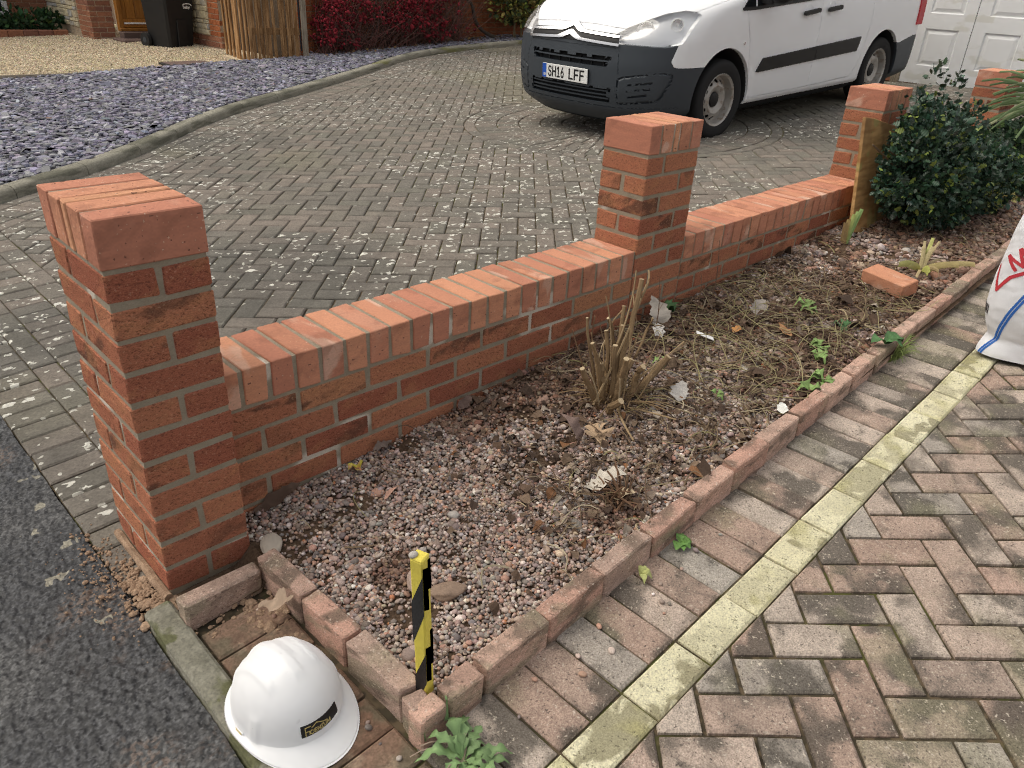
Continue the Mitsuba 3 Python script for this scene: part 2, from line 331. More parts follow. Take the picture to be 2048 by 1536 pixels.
mat('mat_yellow', pr(proc(lambda p, n, uv: mix((.78, .66, .10), (.66, .55, .10), fbm(p.x * 50, p.y * 50, p.z * 50, 2))), .55, .3))
mat('mat_tapeblack', pr((.018, .018, .019), .4, .4))
def f_bag(p, n, uv): return mix((.78, .79, .82), (.68, .69, .73), fbm(p.x * 9, p.y * 9, p.z * 9, 3)) * (.95 + .08 * noise(p.x * 500, p.y * 500, p.z * 500))
mat('mat_bag', bump(lambda p, n, uv: fbm(p.x * 30 + p.z * 18, p.y * 12, p.z * 26, 2) * .007, two(pr(proc(f_bag), .5, .35)), eps=2e-3))
mat('mat_bagred', two(pr((.50, .045, .06), .5, .3)))
mat('mat_bagblue', two(pr((.035, .14, .48), .5, .3)))
mat('mat_gold', two(pr((.50, .40, .16), .4, .4)))
def f_stone(p, n, uv):
    c = mix((.50, .44, .33), (.60, .53, .36), uv.x); c = mix(c, (.36, .37, .38), smoothstep(.7, .9, uv.y) * .8)
    return c * (.70 + .55 * fbm(p.x * 25, p.y * 25, p.z * 25, 3))
mat('mat_stone', bump(lambda p, n, uv: fbm(p.x * 30, p.y * 30, p.z * 30, 3) * .02, pr(proc(f_stone), .9, .15)))
mat('mat_stepstone', pr((.125, .085, .075), .7, .3))

# ------------------------------------------------------------------ setting: ground sheets
put('ground', grid(-45, 60, -45, 60, 1.5, lambda x, y: G(x, y) - .10), 'mat_soil'); tag('ground', 'bare earth under and around the plots', kind='structure')

def paver_mesh(poly, zf, ch=.004, depth=.03, dz=0.0):
    """one paver from its outline (shapely): chamfered top at zf, sides down to depth"""
    c = np.array(shapely.geometry.polygon.orient(poly).exterior.coords)[:-1]
    keep = [i for i in range(len(c)) if np.linalg.norm(c[i] - c[i - 1]) > .004]
    c = c[keep]; n = len(c); c = c + R.normal(0, .0009, c.shape)
    if n < 3: return None
    e = np.roll(c, -1, 0) - c; e /= np.linalg.norm(e, axis=1, keepdims=True); nrm = np.stack([-e[:, 1], e[:, 0]], 1)
    b = nrm + np.roll(nrm, 1, 0); b /= np.maximum((b * nrm).sum(1, keepdims=True), .35)
    inn = c + b * ch
    t = zf(c[:, 0], c[:, 1]) + dz; ti = zf(inn[:, 0], inn[:, 1]) + dz
    if abs(dz) > 0: 
        tx, ty = R.normal(0, .006, 2); m = c.mean(0); tilt = lambda q: (q - m) @ np.array([tx, ty])
        t = t + tilt(c); ti = ti + tilt(inn)
    m = inn.mean(0)
    v = np.vstack([np.c_[c, t - depth], np.c_[c, t - ch * .8], np.c_[inn, ti], [[m[0], m[1], ti.mean()]]])
    k = np.arange(n); k2 = (k + 1) % n; f = []
    for a in (0, n): f += [np.stack([a + k, a + k2, a + n + k2], 1), np.stack([a + k, a + n + k2, a + n + k], 1)]
    f.append(np.stack([2 * n + k, 2 * n + k2, np.full(n, 3 * n)], 1))
    return TM(v, np.vstack(f))
def biggest(p):
    if p.is_empty: return None
    if p.geom_type != 'Polygon':
        g = [q for q in getattr(p, 'geoms', []) if q.geom_type == 'Polygon']
        if not g: return None
        p = max(g, key=lambda q: q.area)
    return p
def herring(region, org, c, ang=-45.0, gap=.007):
    """45 degree herringbone of 2c x c pieces clipped to a region"""
    a = math.radians(ang); e1 = np.array([math.cos(a), math.sin(a)]); e2 = np.array([-e1[1], e1[0]])
    x0, y0, x1, y1 = region.bounds; cs = (np.array([[x0, y0], [x1, y0], [x1, y1], [x0, y1]]) - org) @ np.stack([e1, e2], 1) / c
    lo, hi = np.floor(cs.min(0)).astype(int) - 2, np.ceil(cs.max(0)).astype(int) + 2
    out = []; prep = shapely.prepared.prep(region)
    for i in range(lo[0], hi[0]):
        for j in range(lo[1], hi[1]):
            m = (i - j) % 4
            if m == 0: w, h = 2, 1
            elif m == 3: w, h = 1, 2
            else: continue
            q = gap / c / 2
            pts = np.array([[i + q, j + q], [i + w - q, j + q], [i + w - q, j + h - q], [i + q, j + h - q]]) * c
            pl = sg.Polygon(org + pts[:, :1] * e1 + pts[:, 1:] * e2)
            if not prep.intersects(pl): continue
            if not prep.contains(pl):
                pl = biggest(pl.intersection(region))
                if pl is None or pl.area < .0012: continue
            out.append(pl)
    return out
def rect(x0, y0, x1, y1, g=.0025): return sg.box(x0 + g, y0 + g, x1 - g, y1 - g)
def place_pavers(holder, items, zf, part='paver', most=300, jit=.0012, ch=.006):
    """items: (polygon, material). The largest in the picture become parts, the rest one part per material of kind stuff"""
    cen = np.array([[p.centroid.x, p.centroid.y] for p, _ in items]); z = zf(cen[:, 0], cen[:, 1]); P3 = np.c_[cen, z]
    d = np.linalg.norm(P3 - CAM, axis=1); size = np.array([p.area for p, _ in items]) / d ** 2 * (CAM[2] - z) / d
    vis = in_view(P3, 25); size = np.where(vis, size, size * 1e-3)
    order = np.argsort(-size); rest = {}
    for n, i in enumerate(order):
        p, m = items[i]; me = paver_mesh(p, zf, ch=ch, dz=R.normal(0, jit))
        if me is None: continue
        if n < most and vis[i]: put(f'{holder}__{part}', me, m, uv=ruv(me))
        else: rest.setdefault(m, []).append((me, ruv(me)))
    for m, l in rest.items():
        k = put(f'{holder}__far_{part}s', join([a for a, _ in l]), m, uv=np.vstack([b for _, b in l])); tag(k, kind='stuff')

# kerb line of the shared driveway (its foot)
KP = np.array([(-1.6, 2.35), (-.5, 3.05), (.58, 3.742), (1.264, 4.143), (1.705, 4.463), (2.359, 5.035), (3.024, 5.533), (3.786, 5.965), (4.764, 6.52), (5.728, 7.12), (6.6, 7.66), (7.461, 8.00), (8.144, 8.12), (8.921, 8.15), (9.9, 8.10)])
_s = np.r_[0, np.cumsum(np.linalg.norm(np.diff(KP, axis=0), axis=1))]
KS = CubicSpline(_s, KP)
SL = _s[-1]
def kpt(s, off):
    """point on the kerb curve moved off metres to the drive side (negative: to the slate side)"""
    p = KS(s); t = KS(s, 1); t = t / np.linalg.norm(t, axis=-1, keepdims=True); return p + off * np.stack([t[..., 1], -t[..., 0]], -1)
ss = np.linspace(0, SL, 220)
items = []
kerb_side = sg.Polygon(np.vstack([kpt(ss, .40), [[9.9, .22], [-1.6, .22]]]).tolist()).buffer(0)
left = sg.box(-.07, .0, .445, 9)
for off0, off1, pitch in ((.0, .1, .2), (.1, .3, .1), (.3, .4, .2)):
    n = int(SL / pitch)
    for k in range(n):
        s0, s1 = k * pitch + .0035, (k + 1) * pitch - .0035
        p = sg.Polygon([kpt(s0, off0 + .0035), kpt(s0, off1 - .0035), kpt(s1, off1 - .0035), kpt(s1, off0 + .0035)]).buffer(0)
        c = p.centroid
        if c.x > -.06 and c.x < 9.85: items.append((p, 'mat_pave'))
lband = left.intersection(kerb_side)
for x0, x1, pitch in ((-.07, .10, .1), (.10, .19, .2), (.19, .345, .1), (.345, .445, .2)):
    for k in range(int(4 / pitch)):
        y0 = (-.02 if x1 < .2 else .215) + k * pitch
        p = biggest(rect(x0, y0, x1, y0 + pitch).intersection(kerb_side.union(sg.box(-.08, -.05, .0, .3))))
        if p is not None and p.area > .002 and not (x0 > -.01 and y0 < .19): items.append((p, 'mat_pave'))
CC = (5.40, 2.85)
for r0, r1 in ((1.33, 1.43), (1.13, 1.33), (.93, 1.13), (.73, .93), (.53, .73), (.33, .53), (.0, .33)):
    n = max(8, int(round(2 * math.pi * r1 / (.2 if r0 > 1.3 else .105)))) if r0 > 0 else 8
    for k in range(n):
        a0, a1 = 2 * math.pi * k / n, 2 * math.pi * (k + 1) / n; g = .0045
        gq = lambda r, a: (CC[0] + r * math.cos(a), CC[1] + r * math.sin(a))
        da0, da1 = a0 + .7 * g / max(r1, .1), a1 - .7 * g / max(r1, .1)
        pts = [gq(r1 - g, da0), gq(r1 - g, (da0 + da1) / 2), gq(r1 - g, da1)]
        pts += [gq(r0 + g, da1), gq(r0 + g, da0)] if r0 > 0 else [gq(.02, (a0 + a1) / 2)]
        items.append((sg.Polygon(pts), 'mat_pave'))
region = kerb_side.difference(sg.box(-9, -9, .447, 12)).difference(sg.Point(CC).buffer(1.434, 32)).intersection(sg.box(-1, .22, 9.88, 12))
items += [(p, 'mat_pave') for p in herring(region, np.array([1.50, 3.243]), .1015)]
put('driveway', grid(-.07, 9.95, .0, 9.0, .3, lambda x, y: G(x, y) - .009), 'mat_joint'); tag('driveway', 'shared block paved driveway in herringbone with a ring of radial blocks', kind='structure')
place_pavers('driveway', items, G)

# the paved strip of drive in front of the bed, seen at the lower right
def sy(x): return -1.046 + .0160 * (x - .6)          # inner edge of the yellow strip
def ey(x): return -.853 + .0150 * (x - .2)           # foot of the brick edging
items = []
for k in range(62):
    x0 = .19 + .1003 * k
    items.append((sg.Polygon([(x0 + .003, ey(x0) + .01), (x0 + .003, sy(x0) + .003), (x0 + .0973, sy(x0 + .1) + .003), (x0 + .0973, ey(x0 + .1) + .01)]), 'mat_near'))
for k in range(31):
    x0 = .592 + .2006 * (k - 2)
    items.append((sg.Polygon([(x0 + .003, sy(x0) - .003), (x0 + .003, sy(x0) - .097), (x0 + .1976, sy(x0 + .2) - .097), (x0 + .1976, sy(x0 + .2) - .003)]), 'mat_strip'))
for k in range(28):
    y1 = -.265 - .1015 * k
    items.append((rect(.0, y1 - .1015, .188, y1, .003), 'mat_soily'))
region = sg.Polygon([(.19, sy(.19) - .101), (6.3, sy(6.3) - .101), (6.3, -3.2), (.19, -3.2)])
items += [(p, 'mat_near') for p in herring(region, np.array([.846, -1.160]) - .1002 * np.array([.7071, .7071]), .1002, gap=.009)]
put('front_driveway', grid(-.01, 6.4, -3.3, -.2, .25, lambda x, y: G(x, y) - .010), 'mat_joint'); tag('front_driveway', 'block paved front drive with a yellow block line', kind='structure')
place_pavers('front_driveway', items, G, jit=.0018, ch=.006)

# tarmac pavement with the stones of its surface as relief
def tar_z(x, y):
    f = meshkit.noise(np.stack([x * 115, y * 115, 0 * x], -1), 3); g = meshkit.noise(np.stack([x * 230, y * 230, 0 * x + 5], -1), 4)
    return G(x, y) - .010 + .0068 * f ** 1.5 + .0022 * g + .006 * nz(x, y, 1.7, 9)
def tar_edge(y): return np.where(y > -.10, -.073, -.078)
nx, ny = 250, 520
u = np.linspace(0, 1, nx)[None, :]; yy = np.linspace(-1.35, 1.75, ny)[:, None]
X = -.98 + u * (tar_edge(yy) + .012 * (nz(yy, yy * 0, 6, 2) - .5) + .98); Y = np.broadcast_to(yy, X.shape)
v = np.stack([X, Y, tar_z(X, Y)], -1).reshape(-1, 3)
i, j = np.meshgrid(np.arange(ny - 1), np.arange(nx - 1), indexing='ij'); a = (i * nx + j).ravel(); b = a + nx
put('pavement', TM(v, np.vstack([np.stack([a, a + 1, b + 1], 1), np.stack([a, b + 1, b], 1)])), 'mat_tar', smooth=True)
tag('pavement', 'dark tarmac pavement beside the end pillar', kind='structure')
far = [grid(-.98, -.078, 1.75, 9, .25, lambda x, y: G(x, y) - .006), grid(-6, -.98, -6, 9, .5, lambda x, y: G(x, y) - .006), grid(-.98, -.078, -6, -1.35, .25, lambda x, y: G(x, y) - .006)]
put('pavement__outer_tarmac', join(far), 'mat_tar')
# mossy concrete edging between tarmac and front drive
for k in range(3):
    y1 = -.128 - .92 * k
    w = cbox((-.041, y1 - .456, -.052), (.066, .912, .10), .008, .002)
    w = w.subdivide().subdivide(); vv = w.vertices; vv[:, 2] += .004 * (nz(vv[:, 0], vv[:, 1], 22, 5) - .5)
    key = put('path_edging' if k == 0 else 'path_edging__edging_stone', w, 'mat_conc', smooth=40)
tag('path_edging', 'mossy concrete edging strip flush with the tarmac', kind='structure')

# ------------------------------------------------------------------ kerb, slate, gravel
prof = np.array([(0, -.03), (-.005, .034), (-.018, .058), (-.040, .070), (-.098, .074), (-.105, .069), (-.105, -.03)])
first = True; s = .02
while s < SL - .3:
    ln = .60 if s > 2 else .42
    t = np.linspace(s + .003, min(s + ln, SL) - .003, 7); v = []
    for q in t:
        for o, h in prof:
            p = kpt(q, o + .0); v.append((p[0], p[1], G(p[0], p[1]) + h))
    n = len(prof); f = []
    for a in range(6):
        for b in range(n - 1):
            q = a * n + b; f += [(q, q + n, q + n + 1), (q, q + n + 1, q + 1)]
    f += [(0, k, k + 1) for k in range(1, n - 1)] + [(6 * n, 6 * n + k + 1, 6 * n + k) for k in range(1, n - 1)]
    m = TM(v, f); m.fix_normals()
    if KS(s)[0] > -.2 or first:
        put('kerb' if first else 'kerb__kerb_stone', m, 'mat_kerb', smooth=35); first = False
    s += ln
tag('kerb', 'curving concrete kerb along the far side of the driveway', kind='structure')
SLZ = lambda x, y: G(x, y) + .060
slate_region = sg.Polygon(np.vstack([kpt(ss, -.108), [[9.9, 9.1], [5.6, 8.62], [5.5, 8.36], [4.7, 8.44], [-1.8, 8.44]]]).tolist()).buffer(0)
pv = np.argwhere(np.ones((1, 1)))
def in_region(reg, x, y): return shapely.contains_xy(reg, x, y)
g_ = grid(-1.8, 9.95, 2.2, 9.2, .15, lambda x, y: SLZ(x, y) - .03)
cen = g_.triangles_center; g_ = TM(g_.vertices, g_.faces[in_region(slate_region.buffer(.03), cen[:, 0], cen[:, 1])])
put('slate_bed', g_, 'mat_soil'); tag('slate_bed', 'bed under the slate chippings', kind='structure')
def plates(n, reg, zf, view=True):
    x0, y0, x1, y1 = reg.bounds; P = []
    while sum(map(len, P)) < n:
        q = np.c_[R.uniform(x0, x1, 60000), R.uniform(y0, y1, 60000)]; q = q[in_region(reg, q[:, 0], q[:, 1])]
        p3 = np.c_[q, zf(q[:, 0], q[:, 1])]; P.append(p3[in_view(p3, 40)])
    return np.vstack(P)[:n]
pent = np.array([(math.cos(a), math.sin(a)) for a in (0.1, 1.2, 2.5, 3.6, 5.1)])
pb = np.vstack([np.c_[pent, np.full(5, -.5)], np.c_[pent * .9, np.full(5, .5)]])
pf = np.array([(5, 6, 7), (5, 7, 8), (5, 8, 9)] + [x for k in range(5) for x in ((k, (k + 1) % 5, 5 + (k + 1) % 5), (k, 5 + (k + 1) % 5, 5 + k))])
n = 47000
P = plates(n, slate_region, SLZ)
sc = np.exp(R.normal(0, .33, n)); S3 = np.stack([.029 * sc, .018 * sc * R.uniform(.7, 1.2, n), R.uniform(.006, .013, n)], 1)
P[:, 2] += R.uniform(-.040, .022, n) + .012 * (nz(P[:, 0], P[:, 1], 2.5, 8) - .5)
c = np.array([.205, .198, .250]) * np.exp(R.normal(0, .28, n))[:, None] * (1 + R.normal(0, .045, (n, 3)))
gr = R.random(n); c = np.where((gr > .965)[:, None], np.array([.42, .42, .45]), c); c = np.where((gr < .004)[:, None], np.array([.26, .18, .15]), c)
# heavier scatter of grey than plum pieces in patches
c = np.where(((gr > .35) & (gr < .6))[:, None], c.mean(1, keepdims=True) * np.array([1.0, 1.01, 1.05]), c)
m, vc = scatter(pb, pf, P, rand_rot(n, .26), S3, c)
put('slate_chippings', m, 'mat_vcstone', color=vc); tag('slate_chippings', 'plum and grey slate chippings between kerb and gravel', 'slate', kind='stuff')
# pale gravel forecourt
GZ = lambda x, y: G(x, y) + .035 + .012 * (nz(x, y, 1.3, 12) - .5)
put('forecourt', grid(-3, 5.2, 8.45, 16, .10, GZ), 'mat_gravel', smooth=True); tag('forecourt', 'pale gravel forecourt of the house opposite', kind='structure')
greg = sg.box(-1.5, 8.5, 4.95, 14.0).difference(sg.box(4.65, 8.2, 6, 9.3))
n = 26000; P = plates(n, greg, GZ); P[:, 2] += .002
ov = np.array([(1, 0, 0), (-1, 0, 0), (0, 1, 0), (0, -1, 0), (0, 0, 1), (0, 0, -1.)]); of = np.array([(0, 2, 4), (2, 1, 4), (1, 3, 4), (3, 0, 4), (2, 0, 5), (1, 2, 5), (3, 1, 5), (0, 3, 5)])
c = np.array([.52, .44, .32]) * np.exp(R.normal(0, .25, n))[:, None] * (1 + R.normal(0, .05, (n, 3)))
gr = R.random(n); c = np.where((gr > .985)[:, None], np.array([.14, .10, .07]), c)
m, vc = scatter(ov, of, P, rand_rot(n), np.exp(R.normal(-4.55, .3, (n, 3))), np.clip(c, 0, .8))
put('gravel', m, 'mat_vcstone', color=vc); tag('gravel', 'loose pale gravel spread over the forecourt', 'gravel', kind='stuff')
put('forecourt__edging_board', join([box3((-2, 8.42, G(-2, 8.4) - .05), (1.2, 8.447, .055 + G(-.4, 8.4)), .004), box3((1.2, 8.42, 0), (4.62, 8.447, .06 + G(3, 8.4)), .004)]), 'mat_oldpost')
k = thing('drain_cover', 'dark flat drain cover set in the edge of the gravel', 'drain cover')
cz = float(GZ(np.array(3.9), np.array(8.7))); put(k + '__plate', cbox((3.95, 8.72, cz + .012), (.55, .34, .03), .006), 'mat_stepstone'); put(k + '__frame', cbox((3.95, 8.72, cz + .004), (.61, .40, .03), .006), 'mat_black')

# ------------------------------------------------------------------ brick walls
def brick(holder, a, b, m='mat_brick', ch=.0035, jit=.0011, r1=None, r2=None, name='brick'):
    if m == 'mat_brick':
        e = .0013 if b[2] - a[2] < .08 else 0; a, b = (a[0] + e, a[1] + e, a[2] + e), (b[0] - e, b[1] - e, b[2] - e)
    me = box3(a, b, ch, jit); put(f'{holder}__{name}', me, m, uv=ruv(me, R.random() * .96 if r1 is None else r1, r2))
J = .010
def pillar(x, y, long_x, H, base, label, drop=0):
    """327.5 x 215 mm brick pillar with a soldier cap; long side along x or along y (from y towards +y)"""
    k = thing('brick_pillar', label, 'pillar', 'new red brick pillars of the garden wall')
    L, S = .3275, .215
    def B(u0, u1, w0, w1, z0, z1, **q):       # u along the long side, w across
        if long_x: brick(k, (x + u0, y + w0, z0), (x + u1, y + w1, z1), **q)
        else: brick(k, (x + w0, y + u0, z0), (x + w1, y + u1, z1), **q)
    a, b = ((x + .004, y + .004, base - .05), (x + L - .004, y + S - .004, H - .0035)) if long_x else ((x + .004, y + .004, base - .05), (x + S - .004, y + L - .004, H - .0035))
    put(k + '__mortar', box3(a, b, .001), 'mat_mortar')
    u = 0
    for i, w in enumerate((.065, .065, .0275, .065, .065)):
        B(u + (.001 if i else 0), u + w - (.001 if i < 4 else 0), 0, S, H - .1025, H, m='mat_cap', ch=.0025, jit=.0009, r1=(.12, .62, .92, .66, .2)[i], name='cap_brick'); u += w + J
    for c in range(12):
        z1 = H - .1125 - .075 * c; z0 = z1 - .065
        if z1 < base: break
        if c % 2 == 0:      # a stretcher across at one end, two bricks along
            e = 0 if long_x else L - .1025
            B(e, e + .1025, 0, S, z0, z1)
            o = .1125 if long_x else 0
            B(o, o + S, 0, .1025, z0, z1); B(o, o + S, .1125, S, z0, z1)
        else:
            e = L - .1025 if long_x else 0
            if long_x:
                B(0, S, 0, .1025, z0, z1); B(0, S, .1125, S, z0, z1); B(e, L, 0, S, z0, z1)
            else:
                B(0, .1025, 0, S, z0, z1); B(.1125, L, 0, .1025, z0, z1); B(.1125, L, .1125, S, z0, z1)
    return k
pillar(0, -.1125, False, .9275, -.005, 'tall end pillar of new red brick standing on the tarmac edge')
pillar(1.903, 0, True, .927, .08, 'second brick pillar from the tarmac, in the middle of the wall')
pillar(3.969, 0, True, .942, .15, 'third brick pillar, with the plywood board leaning on it')
pillar(6.035, -.01, True, .958, .25, 'last brick pillar, in front of the garage door behind the shrubs')
def wall(x0, x1, joints1, joints2, lab, zc=.4687):
    k = thing('garden_wall', lab, 'wall', 'low brick wall sections between pillars')
    put(k + '__mortar', box3((x0 + .001, .0045, -.1), (x1 - .001, .2105, zc - .0035), .001), 'mat_mortar')
    n = int(round((x1 - x0) / .0757)); p = (x1 - x0 - .004) / n
    for i in range(n):
        a = x0 + .004 + p * i
        jw = .0068 if x0 < 1 else .0050
        brick(k, (a + jw, 0, zc - .1025), (a + p - jw, .215, zc), m='mat_cap', ch=.0025, jit=.0014, r1=float(np.clip(R.normal(.5, .22), 0, .85)), name='coping_brick')
    for c in range(6):
        z1 = zc - .1125 - .075 * c; z0 = z1 - .065
        if z1 < float(G(x0, 0)): break
        js = sorted(q for q in (joints1 if c % 2 == 0 else joints2) if x0 + .03 < q < x1 - .03); e = [x0 - .003] + js + [x1 + .003]
        for a, b in zip(e[:-1], e[1:]):
            top = c == 0
            brick(k, (a + J / 2, 0, z0), (b - J / 2, .1025, z1), r1=float(R.choice([.15, .4, .6, .8, .978])) if top else None, r2=.97 if top and R.random() < .7 else None)
    return k
wall(.215, 1.903, [.45 + .2225 * q for q in range(7)], [.3385 + .2225 * q for q in range(8)], 'low brick wall section from the end pillar to the middle pillar')
wall(2.2305, 3.969, [2.469 + .2275 * q for q in range(7)], [2.583 + .2275 * q - .2275 for q in range(8)], 'low brick wall section ending at the plywood board')
wall(4.2965, 6.035, [4.52 + .225 * q for q in range(7)], [4.41 + .225 * q for q in range(8)], 'low brick wall section hidden behind the holly')

# ------------------------------------------------------------------ brick edging of the bed
def edging(pts, top, label, h=.085, w=.050, name='brick_edging'):
    k = thing(name, label, 'edging')
    for (x0, y0), (x1, y1) in pts:
        L = math.hypot(x1 - x0, y1 - y0); a = math.atan2(y1 - y0, x1 - x0); cx, cy = (x0 + x1) / 2, (y0 + y1) / 2
        cx -= math.sin(a) * -w / 2; cy += math.cos(a) * w / 2
        zt = top(cx, cy) + R.normal(0, .0025)
        m = cbox((0, 0, 0), (L - .006, w, h + .07), .004, .0018).subdivide().subdivide()
        v = m.vertices + .0016 * (np.stack([meshkit.noise(m.vertices * 55 + cx * 40, q) for q in (1, 2, 3)], -1) - .5) * 2
        v[:, 2] += -(h + .07) / 2 + v[:, 0] * .055 * math.cos(a)
        c, s_ = math.cos(a), math.sin(a); v = np.c_[v[:, 0] * c - v[:, 1] * s_ + cx, v[:, 0] * s_ + v[:, 1] * c + cy, v[:, 2] + zt]
        me = TM(v, m.faces); put(k + '__edging_brick', me, 'mat_edge', uv=ruv(me))
    return k
et = lambda x, y: float(G(x, y)) + .078
segs = [((.368 + .1975 * q + R.normal(0, .002), ey(.368 + .1975 * q) + R.normal(0, .002)), (.368 + .1975 * (q + 1), ey(.368 + .1975 * (q + 1)))) for q in range(34)]
edging(segs, et, 'long brick on edge border between the pebble bed and the front drive')
edging([((.192, -.398), (.188, -.204)), ((.197, -.575), (.193, -.402)), ((.205, -.775), (.199, -.579)), ((.196, -.832), (.203, -.779))][::1], et, 'short brick border row closing the bed near the white helmet', name='brick_edging')
edging([((.192, ey(.2) - .004), (.262, ey(.26) - .004)), ((.268, ey(.27)), (.364, ey(.36)))], et, 'two cut border bricks at the corner beside the leafy weed', name='brick_edging')
k = thing('edging_block', 'single mossy edging block lying against the foot of the end pillar', 'block')
m = cbox((.085, -.216, .015), (.195, .048, .080), .006, .002, .03).subdivide().subdivide(); put(k + '__block', m, 'mat_edge', uv=ruv(m, .2, .9))

# ------------------------------------------------------------------ bed of pebbles with what grows and lies in it
def BZ(x, y):
    x, y = np.asarray(x, float), np.asarray(y, float)
    return .026 + .0625 * x + .035 * np.exp(-((x - 1.5) / .55) ** 2 - ((y + .12) / .28) ** 2) + .012 * np.exp(-((x - 1.15) / .3) ** 2 - ((y + .55) / .25) ** 2) + .018 * (nz(x, y, 4.5, 21) - .5)
bx = sg.Polygon([(.225, -.115), (.225, -.80), (.25, ey(.25) + .03), (7.2, ey(7.2) + .03), (7.2, .003), (.217, .003), (.217, -.115)])
put('flower_bed', join([grid(.228, 7.2, -.825, .004, .025, lambda x, y: BZ(x, y) - .008), grid(.216, .2279, -.20, .004, .012, lambda x, y: BZ(x, y) - .008), grid(.0, .2159, -.24, -.1128, .012, lambda x, y: G(x, y) + .002 + .038 * np.clip((x - .175) / .04, 0, 1) + .008 * nz(x, y, 40, 3))]), 'mat_soil', smooth=True); tag('flower_bed', 'earth of the bed between wall and brick edging', kind='structure')
ico = trimesh.creation.icosphere(1); iv, if_ = np.array(ico.vertices), np.array(ico.faces)
iv = iv * (1 + .22 * (meshkit.noise(iv * 1.7 + 3) - .5))[:, None]
def bed_points(n, x0, x1):
    P = []
    while sum(map(len, P)) < n:
        q = np.c_[R.uniform(x0, x1, 40000), R.uniform(-.84, 0, 40000)]; P.append(q[in_region(bx, q[:, 0], q[:, 1])])
    return np.vstack(P)[:n]
def pebble_cols(n):
    pal = np.array([(.31, .225, .19), (.24, .18, .155), (.40, .32, .28), (.52, .46, .41), (.20, .165, .15), (.36, .22, .165), (.29, .255, .24), (.145, .125, .12), (.44, .345, .26), (.60, .55, .50), (.40, .17, .085)])
    w = np.array([.20, .15, .15, .07, .12, .12, .09, .06, .05, .02, .005]); i = R.choice(len(pal), n, p=w / w.sum())
    return np.clip(pal[i] * 1.12 * np.exp(R.normal(0, .16, n))[:, None] * (1 + R.normal(0, .03, (n, 3))), .01, .9)
parts = []
i0 = trimesh.creation.icosphere(0); ov, of = np.array(i0.vertices), np.array(i0.faces)
ov = ov * (1 + .3 * (meshkit.noise(ov * 1.7 + 3) - .5))[:, None]
for n, x0, x1, r, base in ((15500, .2, .95, .0044, (ov, of)), (14000, .9, 1.75, .0050, (ov, of)), (13000, 1.7, 3.3, .0064, (ov, of)), (8000, 3.2, 5.6, .0095, (ov, of))):
    q = bed_points(n, x0, x1); z = BZ(q[:, 0], q[:, 1]); keep = in_view(np.c_[q, z], 30); q, z = q[keep], z[keep]; n = len(q)
    # bare earthy patches
    bare = nz(q[:, 0], q[:, 1], 5.2, 33, 3); k2 = (bare < .63) | (R.random(n) < .25); q, z = q[k2], z[k2]; n = len(q)
    s = np.exp(R.normal(0, .30, n)) * r; s = np.where(R.random(n) > .985, s * 1.9, s); S3 = s[:, None] * np.stack([R.uniform(1., 1.55, n), R.uniform(.85, 1.15, n), R.uniform(.6, .9, n)], 1)
    P = np.c_[q, z - .004 + R.uniform(-.004, .007, n)]
    c = pebble_cols(n)
    earthy = nz(q[:, 0], q[:, 1], 2.2, 40, 3) + .18 * (q[:, 0] > 1.9) - .1 * (q[:, 0] < .9)
    c = np.where((earthy > .58)[:, None], c * np.array([.62, .52, .46]), c)
    parts.append(scatter(base[0], base[1], P, rand_rot(n, .5), S3, c))
put('pebbles', join([a for a, _ in parts]), 'mat_vcstone', smooth=True, color=np.vstack([b for _, b in parts])); tag('pebbles', 'pinkish grey pebbles covering the bed', 'pebbles', kind='stuff')
# larger single stones
for (x, y, s, cc_, lab) in ((.245, -.17, (.045, .028, .014), (.42, .37, .31), 'flat pale stone beside the foot of the end pillar'), (.47, -.60, (.042, .026, .016), (.27, .19, .14), 'rounded brown stone behind the striped post'),
                            (.66, -.40, (.016, .013, .010), (.40, .37, .34), 'small pale stone in the bare patch of pebbles'), (.44, -.52, (.045, .022, .014), (.37, .28, .235), 'long pinkish stone behind the striped post')):
    k = key_for('stone'); tag(k, lab, 'stone'); b = trimesh.creation.icosphere(2); v = np.array(b.vertices); v = v * (1 + .5 * (meshkit.noise(v * 1.6 + x * 40) - .5))[:, None] * s
    a = R.uniform(0, 3); v = np.c_[v[:, 0] * math.cos(a) - v[:, 1] * math.sin(a), v[:, 0] * math.sin(a) + v[:, 1] * math.cos(a), v[:, 2]] + [x, y, float(BZ(x, y)) + s[2] * .7]
    me = TM(v, b.faces); scene[k] = ply(me, 'mat_vcstone', True, color=np.tile(np.array(cc_), (len(v), 1)) * (1 + .3 * (meshkit.noise(v * 180)[:, None] - .5)))
